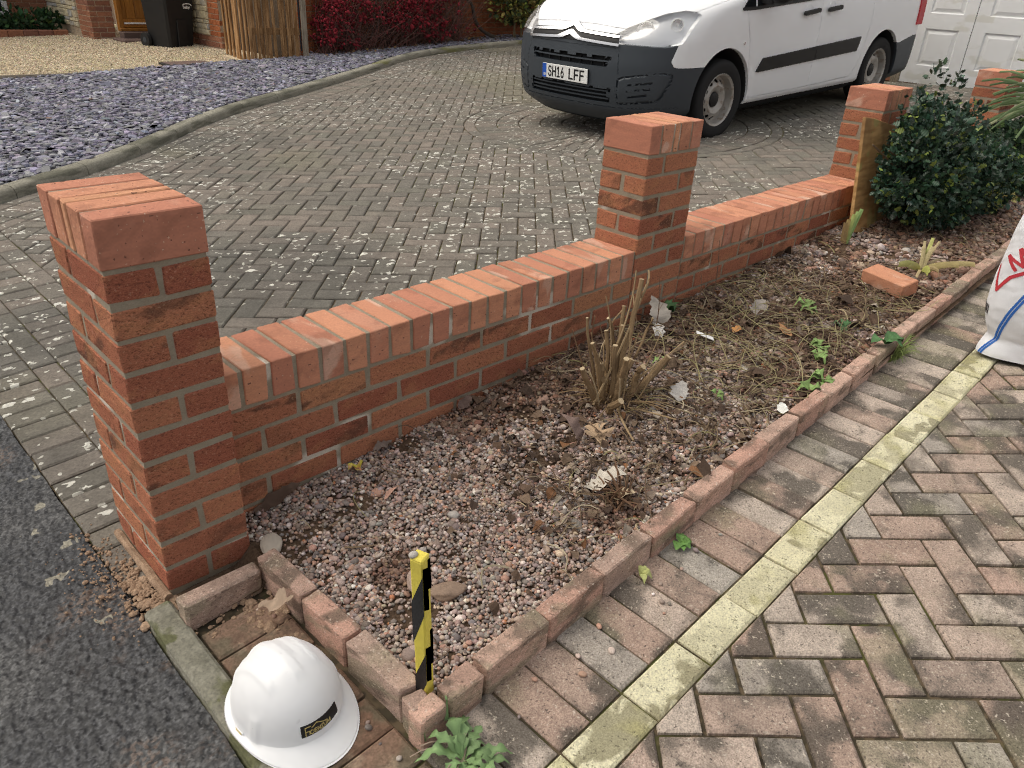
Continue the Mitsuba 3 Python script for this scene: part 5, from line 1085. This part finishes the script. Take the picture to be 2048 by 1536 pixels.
for q in range(4):
    m = tube(bend((2.0 + .25 * q, 13.6, .2), (1.9 + .35 * q, 13.6, 1.0), 0, 5, .02), .02, 6); put(k + '__stem', m, 'mat_vc', color=np.tile([.12, .09, .06], (len(m.vertices), 1)))

# wheeled bin
k = thing('wheelie_bin', 'black wheeled bin with white lettering standing by the house door', 'bin'); bz = .185; bcx, bcy = 4.62, 10.80; ba = math.radians(14)
def bplace(v):
    v = np.asarray(v, float); return np.c_[v[:, 0] * math.cos(ba) - v[:, 1] * math.sin(ba) + bcx, v[:, 0] * math.sin(ba) + v[:, 1] * math.cos(ba) + bcy, v[:, 2] + bz]
def tub(w0_, d0_, w1_, d1_, z0, z1, ch=.03, yo0=0, yo1=0):
    o = lambda w, d, z, yo: [(sx_ * (w / 2 - (ch if q == 0 else 0)), sy2 * (d / 2 - (ch if q == 1 else 0)) + yo, z) for sx_, sy2 in ((-1, -1), (1, -1), (1, 1), (-1, 1)) for q in (0, 1)]
    return trimesh.convex.convex_hull(np.array(o(w0_, d0_, z0, yo0) + o(w1_, d1_, z1, yo1)))
for nm, m, mt in (('body', tub(.42, .48, .54, .60, .02, .96, .03, 0, -.03), 'mat_black'), ('rim', tub(.575, .66, .575, .66, .93, .98, .03, -.03, -.03), 'mat_black'), ('lid', tub(.58, .68, .50, .58, .985, 1.06, .03, -.03, -.03), 'mat_black'), ('front_rib', tub(.16, .03, .16, .03, .05, .40, .008, -.262, -.282), 'mat_black')):
    m = TM(bplace(m.vertices), m.faces); put(f'{k}__{nm}', m, mt)
for sx_ in (-1, 1):
    m = trimesh.creation.cylinder(.10, .05, sections=28); m.apply_transform(trimesh.transformations.rotation_matrix(np.pi / 2, (0, 1, 0))); m.apply_translation((sx_ * .255, .24, .10)); put(k + '__wheel', TM(bplace(m.vertices), m.faces), 'mat_rubber', smooth=40)
    m = trimesh.creation.cylinder(.04, .056, sections=20); m.apply_transform(trimesh.transformations.rotation_matrix(np.pi / 2, (0, 1, 0))); m.apply_translation((sx_ * .255, .24, .10)); put(k + '__wheel_hub', TM(bplace(m.vertices), m.faces), 'mat_plast', smooth=40)
def bfront(m):   # lettering in (x, z) on the sloping front
    v = np.array(m.vertices); yy_ = -.24 - (v[:, 1] - .02) * .0957 - .003 - v[:, 2]; return TM(bplace(np.c_[v[:, 0], yy_, v[:, 1]]), m.faces)
t = meshkit.text_mesh('Dudley', .040, .002, bold=True); t.apply_translation((.045, .545, 0)); t.vertices[:, 0] = (t.vertices[:, 0] - .045) * .62 + .05; put(k + '__lettering', bfront(t), 'mat_white')
arc = sg.LineString([(.05 + .07 - .075 * math.cos(q), .583 + .028 * math.sin(q)) for q in np.linspace(.5, 3.1, 14)]).buffer(.006); put(k + '__emblem', bfront(prism(arc, 0, .002)), 'mat_white')

# ------------------------------------------------------------------ the van: F forward, L to its left (towards the wall), U up; origin on the ground under the front axle
VO = np.array([5.564, 2.791, .240]); _y = math.radians(177.155)
_f = np.array([math.cos(_y), math.sin(_y), -.057]); _f /= np.linalg.norm(_f); _l = np.array([-math.sin(_y), math.cos(_y), 0]); VM = np.stack([_f, _l, np.cross(_f, _l)], 1)
def vput(key, m, bsdf, smooth=False, **kw): 
    return put(key, TM(np.asarray(m.vertices) @ VM.T + VO, m.faces), bsdf, smooth, **kw)
_z = np.array([.17, .24, .27, .34, .45, .60, .70, .78, .86, .93, .99, 1.04, 1.085, 1.12, 1.2, 1.3, 1.4, 1.5, 1.6, 1.69, 1.75, 1.785, 1.80])
_xf = np.array([.80, .885, .915, .935, .950, .945, .930, .915, .865, .79, .69, .55, .34, .06, -.10, -.24, -.37, -.50, -.63, -.77, -.94, -1.2, -1.7])
_w = np.array([.74, .845, .878, .888, .896, .902, .905, .906, .905, .902, .896, .888, .876, .868, .855, .838, .818, .797, .772, .742, .70, .62, .45])
_D = np.array([.60, .60, .60, .60, .60, .60, .60, .60, .61, .63, .66, .72, .74, .50, .48, .46, .45, .45, .45, .46, .5, .6, .6])
_xr = np.array([3.30, 3.40, 3.43, 3.45, 3.455, 3.455, 3.45, 3.44, 3.44, 3.44, 3.44, 3.43, 3.43, 3.42, 3.41, 3.40, 3.385, 3.37, 3.35, 3.32, 3.28, 3.2, 2.9])
XF, W_, D_, XR = (PchipInterpolator(_z, q) for q in (_xf, _w, _D, _xr)); NF = 2.7
def surfF(L, z, off=0.0): return XF(z) + off - D_(z) + D_(z) * np.clip(1 - np.abs(np.asarray(L) / (W_(z) + off)) ** NF, 0, 1) ** (1 / NF)
def surfL(F, z):
    q = np.clip((np.asarray(F) - (XF(z) - D_(z))) / D_(z), 0, 1); return W_(z) * (1 - q ** NF) ** (1 / NF)
def loft(off=0.0):
    zl = np.concatenate([np.linspace(.17, .30, 6), np.linspace(.34, 1.12, 40), np.linspace(1.15, 1.69, 16), [1.72, 1.75, 1.77, 1.785, 1.795, 1.80]])
    a = np.linspace(0, np.pi / 2, 34); rings = []
    for z in zl:
        w, xf, d, xr = W_(z) + off, XF(z) + off, D_(z), XR(z) + off; zz = z + (off if z > 1.7 else -off if z < .2 else 0)
        fr = np.c_[xf - d + d * np.abs(np.cos(a)) ** (2 / NF), w * np.sin(a) ** (2 / NF)]
        n2 = 7.; rr = np.c_[-(xr - .16) - .16 * np.sin(a[1:]) ** (2 / n2), w * np.abs(np.cos(a[1:])) ** (2 / n2)]
        mid = np.c_[np.linspace(xf - d, -(xr - .16), 26)[1:], np.full(25, w)]
        h = np.vstack([fr, mid, rr]); h[-1, 1] = 0; full = np.vstack([h, h[-2:0:-1] * [1, -1]]); rings.append(np.c_[full, np.full(len(full), zz)])
    n = len(rings[0]); v = np.vstack(rings); i, j = np.meshgrid(np.arange(len(zl) - 1), np.arange(n), indexing='ij'); p = (i * n + j).ravel(); q = (i * n + (j + 1) % n).ravel()
    f = [np.stack([p, q, q + n], 1), np.stack([p, q + n, p + n], 1)]; t0, t1 = len(v), len(v) + 1; v = np.vstack([v, [[-1.2, 0, v[0, 2]]], [[-1.6, 0, v[-1, 2]]]]); k = np.arange(n); e = (len(zl) - 1) * n
    f += [np.stack([(k + 1) % n, k, np.full(n, t0)], 1), np.stack([e + k, e + (k + 1) % n, np.full(n, t1)], 1)]
    m = TM(v, np.vstack(f)); m.merge_vertices(); m.update_faces(m.nondegenerate_faces()); m.fix_normals(); return to_man(m)
def prismF(poly, a, b):      # poly in (L, z), along F
    m = prism(poly, a, b); v = m.vertices; m = TM(np.c_[v[:, 2], v[:, 0], v[:, 1]], m.faces); return to_man(m)
def prismL(poly, a, b):      # poly in (F, z), along L
    m = prism(poly, a, b); v = m.vertices; return to_man(TM(np.c_[v[:, 0], v[:, 2], v[:, 1]], m.faces[:, ::-1]))
def prismU(poly, a, b): return to_man(prism(poly, a, b))
full = loft(0.); shrunk = loft(-.011); skin = full - shrunk
cyl = lambda F, z, r, a, b: prismL(sg.Point(F, z).buffer(r, 24), a, b)
arches = [(.03, .335, .385), (-2.675, .330, .378)]
cutters = m3.Manifold()
for F, z, r in arches: cutters = cutters + cyl(F, z, r, .50, 1.2) + cyl(F, z, r, -1.2, -.50)
bumper_poly = sg.Polygon([(1.3, .05), (1.3, .772), (.80, .768), (.66, .782), (.60, .79), (.655, .66), (.635, .622), (.60, .612), (.30, .60), (.30, .05)])
Rb = prismL(bumper_poly, -1.2, 1.2); rear_poly = sg.Polygon([(-2.90, .58), (-3.02, .565), (-3.30, .62), (-3.8, .62), (-3.8, .05), (-2.90, .05)]); Rr = prismL(rear_poly, -1.2, 1.2)
under = prismL(sg.box(-4, .1, 2, .248), -1.2, 1.2)
body = full - cutters
bumper = body ^ prismL(bumper_poly.buffer(-.002), -1.2, 1.2); rear = (body ^ prismL(rear_poly.buffer(-.002), -1.2, 1.2))
main = body - Rb - Rr - under; floor = (body ^ under) - Rb - Rr
def groove(line, side=True, w=.0028):
    p = sg.LineString(line).buffer(w, cap_style=2); return (prismL(p, .45, 1.2) + prismL(p, -1.2, -.45)) if side else prismF(p, .2, 1.4)
gs = groove([(-.10, 1.10), (-.187, .976), (-.257, .772), (-.325, .468), (-.362, .33), (-.375, .305), (-.41, .298), (-1.34, .302), (-2.12, .318), (-2.20, .42), (-2.26, .56), (-2.30, .80), (-2.31, 1.25)])
gs = gs + groove([(-1.34, .302), (-1.345, 1.25)]) + groove([(.42, .985), (.2, 1.03), (.0, 1.065), (-.06, 1.09)]) + groove([(-.275, .36), (-.365, .368)])
gs = gs + groove([(-.50, .872), (-.2, .890), (.2, .890), (.50, .872)], False)
main = main - (gs ^ skin)
# headlight pockets
dd = np.array([.57, .82]); ee = np.array([-.82, .57])
lamp_poly = sg.Polygon([(-.47, .795), (-.40, .772), (-.25, .766), (-.11, .760), (-.05, .768), (.02, .785), (.10, .88), (.185, .968), (.165, .985), (.07, .996), (-.08, .975), (-.23, .93), (-.36, .88), (-.44, .835)]).buffer(.004)
lens_, lamps = [], []
for s in (1, -1):
    m = prism(lamp_poly, -.2, 1.6); v = m.vertices; P = v[:, 0:1] * ee + v[:, 2:3] * dd; m = TM(np.c_[P[:, 0], s * P[:, 1], v[:, 1]], m.faces); m.fix_normals(); vol = to_man(m)
    lit = body ^ vol ^ prismF(sg.box(-1, .6, 1, 1.1).intersection(sg.box(*((.2, .6, 1, 1.1) if s > 0 else (-1, .6, -.2, 1.1)))), -.2, 1.4)
    pocket = lit - lit.translate((-dd[0] * .075, -s * dd[1] * .075, 0)); main = main - pocket; bumper = bumper - pocket
    q = from_man(lit); nn = q.face_normals @ np.array([dd[0], s * dd[1], 0]); keep = nn > .12
    lens_.append(TM(q.vertices, q.faces[keep])); tb = from_man(lit.translate((-dd[0] * .074, -s * dd[1] * .074, 0))); nn = tb.face_normals @ np.array([dd[0], s * dd[1], 0]); lamps.append(TM(tb.vertices, tb.faces[nn > .12]))
# bumper openings
def pocketF(poly, depth=.05): return prismF(poly, .3, 1.4) ^ (bumper - bumper.translate((-depth, 0, 0)))
up_poly = sg.Polygon([(-.46, .678), (.46, .678), (.41, .598), (-.41, .598)]).buffer(-.012).buffer(.012); lo_poly = sg.Polygon([(-.47, .452), (.47, .452), (.45, .335), (-.45, .335)]).buffer(-.012).buffer(.012)
fogs = []
for s in (1, -1): fogs.append(sg.Polygon([(s * a_, b_) for a_, b_ in ((.52, .515), (.56, .535), (.80, .575), (.845, .565), (.84, .50), (.80, .40), (.78, .372), (.52, .335))]).buffer(-.01).buffer(.01))
cut = pocketF(up_poly, .055) + pocketF(lo_poly, .055)
for q in fogs: cut = cut + pocketF(q.buffer(.010).difference(q.buffer(-.004)), .020)
for q, s in zip(fogs, (1, -1)):
    for zc, l0, l1 in ((.475, .59, .76), (.43, .59, .75), (.385, .60, .73)): cut = cut + pocketF(sg.Polygon([(s * l0, zc), (s * l1, zc + .022), (s * l1, zc + .040), (s * l0, zc + .014)]), .034)
cut = cut + pocketF(sg.LineString([(-.90, .318), (-.5, .306), (.5, .306), (.90, .318)]).buffer(.004), .008)
cut = cut + pocketF(sg.LineString([(-.52, .56), (-.50, .715), (-.46, .742), (.46, .742), (.50, .715), (.52, .56)]).buffer(.0035), .006)
bumper = bumper - cut
k = thing('van', 'white panel van with dark grey bumper parked on the block paving', 'van')
vput(k + '__body', from_man(main), 'mat_white', smooth=32); vput(k + '__front_bumper', from_man(bumper), 'mat_plast', smooth=32); vput(k + '__rear_bumper', from_man(rear), 'mat_plast', smooth=32); vput(k + '__underside', from_man(floor), 'mat_dark')
for le, la, s in zip(lens_, lamps, (1, -1)):
    vput(k + '__headlight', la, 'mat_lamp', smooth=40); h = used[k + '__headlight'] - 1; hk = k + '__headlight' + (f'_{h:03d}' if h else '')
    vput(hk + '__lens', le, 'mat_lens', smooth=40)
    for (F0, L0, z0, r) in ((.70, .60, .862, .062), (.545, .775, .905, .045)):
        b = trimesh.creation.icosphere(3); b = TM(b.vertices, b.faces[b.triangles_center @ np.array([.80, .60 * s, .0]) < .1][:, ::-1]); b.vertices *= r; b.apply_translation((F0, s * L0, z0)); vput(hk + '__reflector', b, 'mat_chrome', smooth=True)
        b = trimesh.creation.icosphere(2); b.vertices *= r * .28; b.apply_translation((F0 - .02, s * (L0 - .015), z0)); vput(hk + '__bulb', b, 'mat_plate', smooth=True)
        t = trimesh.creation.torus(r, .005, major_sections=32, minor_sections=8); t.apply_transform(trimesh.geometry.align_vectors((0, 0, 1), (.8, .6 * s, .0))); t.apply_translation((F0 + .0, s * L0, z0)); vput(hk + '__bezel', t, 'mat_plate', smooth=True)
def decF(poly, off, th, e=.025):   # strip on the nose, (L, z)
    m = fine(prism(poly, 0, th), e); v = np.array(m.vertices); return TM(np.c_[surfF(v[:, 0], v[:, 1]) + off + v[:, 2], v[:, 0], v[:, 1]], m.faces)
def decL(poly, off, th, s=1, e=.08):   # strip on a flank, (F, z)
    m = fine(prism(poly, 0, th), e); v = np.array(m.vertices); return TM(np.c_[v[:, 0], s * (surfL(v[:, 0], v[:, 1]) + off + v[:, 2]), v[:, 1]], m.faces if s < 0 else m.faces[:, ::-1])
# grille: dark slot, two bright bars bent into chevrons
def bar(h, t, pk, half=.50):
    y = lambda q: h - .020 * (abs(q) / half) ** 2
    top = [(-half, y(half) + t), (-.135, y(.135) + t), (-.105, h + t + .010), (-.022, h + t + pk), (.0, h + t + pk + .004), (.022, h + t + pk), (.105, h + t + .010), (.135, y(.135) + t), (half, y(half) + t)]
    bot = [(half, y(half)), (.105, y(.1) ), (.075, h + .004), (.0, h + pk - .012), (-.075, h + .004), (-.105, y(.1)), (-half, y(half))]
    return sg.Polygon(top + bot).buffer(0)
vput(k + '__grille', decF(sg.Polygon([(-.49, .77), (.49, .77), (.47, .835), (.12, .85), (.03, .895), (-.03, .895), (-.12, .85), (-.47, .835)]), .0025, .003), 'mat_black')
vput(k + '__grille_bar', decF(bar(.775, .018, .045), .006, .012), 'mat_chrome', smooth=30); vput(k + '__grille_bar', decF(bar(.832, .017, .050, .485), .006, .012), 'mat_chrome', smooth=30)
for poly, nm, zs in ((up_poly, 'upper_intake', (.64,)), (lo_poly, 'lower_intake', (.365, .393, .424))):
    vput(f'{k}__{nm}', decF(poly.envelope, -.056, .003, .12), 'mat_dark')
    for z in zs: vput(f'{k}__{nm}__slat', decF(sg.box(-.44, z - .005, .44, z + .005), -.030, .022, .12), 'mat_plast')
    if nm == 'upper_intake':
        for q in np.linspace(-.36, .36, 7): vput(f'{k}__{nm}__slat', decF(sg.box(q - .003, .60, q + .003, .676), -.045, .012, .12), 'mat_black')
# number plate
pf_ = float(surfF(0., .52)) + .012
vput(k + '__number_plate', box3((pf_ - .004, -.26, .4605), (pf_ + .004, .26, .5715), .002), 'mat_plate'); vput(k + '__plate_mount', box3((pf_ - .05, -.255, .465), (pf_ - .0045, .255, .567), .004), 'mat_black')
vput(k + '__number_plate__blue_band', box3((pf_ + .0042, -.258, .4625), (pf_ + .0056, -.213, .5695), .0004), 'mat_blue')
def plate_text(t, x0, x1, z0, hgt, mt, nm, bold=True):
    m = meshkit.text_mesh(t, hgt, .0012, bold=bold); v = np.array(m.vertices); a_, b_ = v[:, 0].min(), v[:, 0].max(); v[:, 0] = x0 + (v[:, 0] - a_) / (b_ - a_) * (x1 - x0); vput(f'{k}__number_plate__{nm}', TM(np.c_[pf_ + .0045 + v[:, 2], v[:, 0], z0 + v[:, 1]], m.faces), mt)
plate_text('SH16', -.190, -.005, .4765, .079, 'mat_black', 'lettering'); plate_text('LFF', .050, .225, .4765, .079, 'mat_black', 'lettering'); m = meshkit.text_mesh('GB', .018, .0008, bold=True); v = np.array(m.vertices); vput(k + '__number_plate__country_letters', TM(np.c_[pf_ + .0058 + v[:, 2], -.247 + v[:, 0] * .9, .478 + v[:, 1]], m.faces), 'mat_plate')
# flanks
strip_poly = sg.Polygon([(-.432, .508), (-.50, .598), (-2.136, .667), (-2.105, .557)]).buffer(.008)
for s in (1, -1):
    for a_, b_ in ((-1.34, 0), (-3, -1.346)): vput(k + '__side_moulding', decL(strip_poly.intersection(sg.box(a_, 0, b_, 2)), .001, .014, s, .25), 'mat_black')
    for F0, F1, z0, z1 in ((-1.03, -1.25, .925, .942), (-1.43, -1.63, .938, .952)):
        vput(k + '__door_handle', decL(sg.LineString([(F0, z0), (F1, z1)]).buffer(.017), .012, .022, s), 'mat_black'); c = sg.Point((F0 + F1) / 2 + .02, (z0 + z1) / 2).buffer(.062); vput(k + '__handle_cup', decL(c.difference(c.buffer(-.006)), .0005, .003, s), 'mat_white')
    vput(k + '__side_lock', decL(sg.Point(-.186, .741).buffer(.011), .001, .006, s), 'mat_chrome')
    vput(k + '__side_window', decL(sg.Polygon([(-.12, 1.0), (-.30, 1.0), (-1.28, 1.045), (-1.28, 1.60), (-.80, 1.60), (-.22, 1.10)]).difference(sg.box(-.315, .9, -.285, 2)), .002, .004, s, .05), 'mat_glass')
    vput(k + '__window_trim', decL(sg.LineString([(-.12, .995), (-.30, .995), (-1.30, 1.04)]).buffer(.012), .002, .006, s, .3), 'mat_black')
    vput(k + '__tail_light', decL(sg.box(-3.42, .72, -3.30, 1.25), .001, .012, s), 'mat_red')
    mi_ = trimesh.creation.icosphere(3); mi_.vertices *= [.085, .125, .115]; mi_.apply_translation((-.42, s * 1.02, 1.135)); vput(k + '__mirror', mi_, 'mat_black', smooth=True); vput(k + '__mirror_arm', box3((-.47, s * .86, 1.02), (-.37, s * .99, 1.075), .01), 'mat_black')
sc_ = sg.Polygon([(-.70, 1.15), (.70, 1.15), (.62, 1.66), (-.62, 1.66)]); vput(k + '__windscreen', decF(sc_, .003, .003, .06), 'mat_glass', smooth=40)
# wheels
def rev(pr_, n=64): 
    m = trimesh.creation.revolve(np.array(pr_, float), sections=n); return m
tyre = rev([(.205, -.085), (.225, -.096), (.27, -.102), (.298, -.094), (.311, -.078), (.315, -.05), (.315, .05), (.311, .078), (.298, .094), (.27, .102), (.225, .096), (.205, .085), (.20, .0), (.205, -.085)])
rimp = rev([(.0, .030), (.062, .030), (.075, .044), (.11, .058), (.140, .046), (.160, .020), (.185, .018), (.192, .078), (.206, .090), (.210, .086), (.197, .072), (.190, .011), (.157, .014), (.137, .041), (.11, .053), (.077, .039), (.060, .025), (.0, .025)], 72)
hol = m3.Manifold()
for q in range(12):
    c = trimesh.creation.cylinder(.0225, .3, sections=18); c.vertices[:, 0] *= .8; c.apply_translation((.149, 0, 0)); c.apply_transform(trimesh.transformations.rotation_matrix(2 * np.pi * q / 12, (0, 0, 1))); hol = hol + to_man(c)
rimp.merge_vertices(); rimp.fix_normals(); rm = to_man(rimp); rm = rm - hol; rimm = from_man(rm)
cap_ = rev([(0, .050), (.035, .050), (.056, .043), (.062, .030), (0, .028)], 40)
for F, L, s in ((0, .775, 1), (0, -.775, -1), (-2.728, .765, 1), (-2.728, -.765, -1)):
    T_ = np.array([[1, 0, 0], [0, 0, s], [0, 1, 0]], float) if s > 0 else np.array([[1, 0, 0], [0, 0, -1], [0, 1, 0]], float)
    def wh(m):
        v = np.asarray(m.vertices) @ T_.T + [F, L, .315]; f = m.faces if np.linalg.det(T_) > 0 else m.faces[:, ::-1]; return TM(v, f)
    i = used.get(k + '__wheel', 0); vput(k + '__wheel', wh(rimm), 'mat_rim', smooth=35); wk = k + '__wheel' + (f'_{i:03d}' if i else ''); vput(wk + '__tyre', wh(tyre), 'mat_rubber', smooth=35); vput(wk + '__hub_cap', wh(cap_), 'mat_black', smooth=35)
    m = rev([(.03, -.075), (.20, -.075), (.20, -.07), (.03, -.07), (.03, -.075)], 40); vput(wk + '__brake_drum', wh(m), 'mat_dark')
for F, z, r in arches:
    for s in (1, -1):
        a = np.linspace(-.35, np.pi + .35, 40); v = np.vstack([np.c_[F + (r - .003) * np.cos(a), np.full(40, s * .50), z + (r - .003) * np.sin(a)], np.c_[F + (r - .003) * np.cos(a), s * np.minimum(.872, surfL(F + r * np.cos(a), np.maximum(.25, z + r * np.sin(a))) - .012), z + (r - .003) * np.sin(a)]]); f = []
        for q in range(39): f += [(q, q + 1, 41 + q), (q, 41 + q, 40 + q)]
        v = np.vstack([v, [[F, s * .50, z]]]); f += [(q, q + 1, 80) for q in range(39)]; vput(k + '__arch_liner', TM(v, f), 'mat_dark')
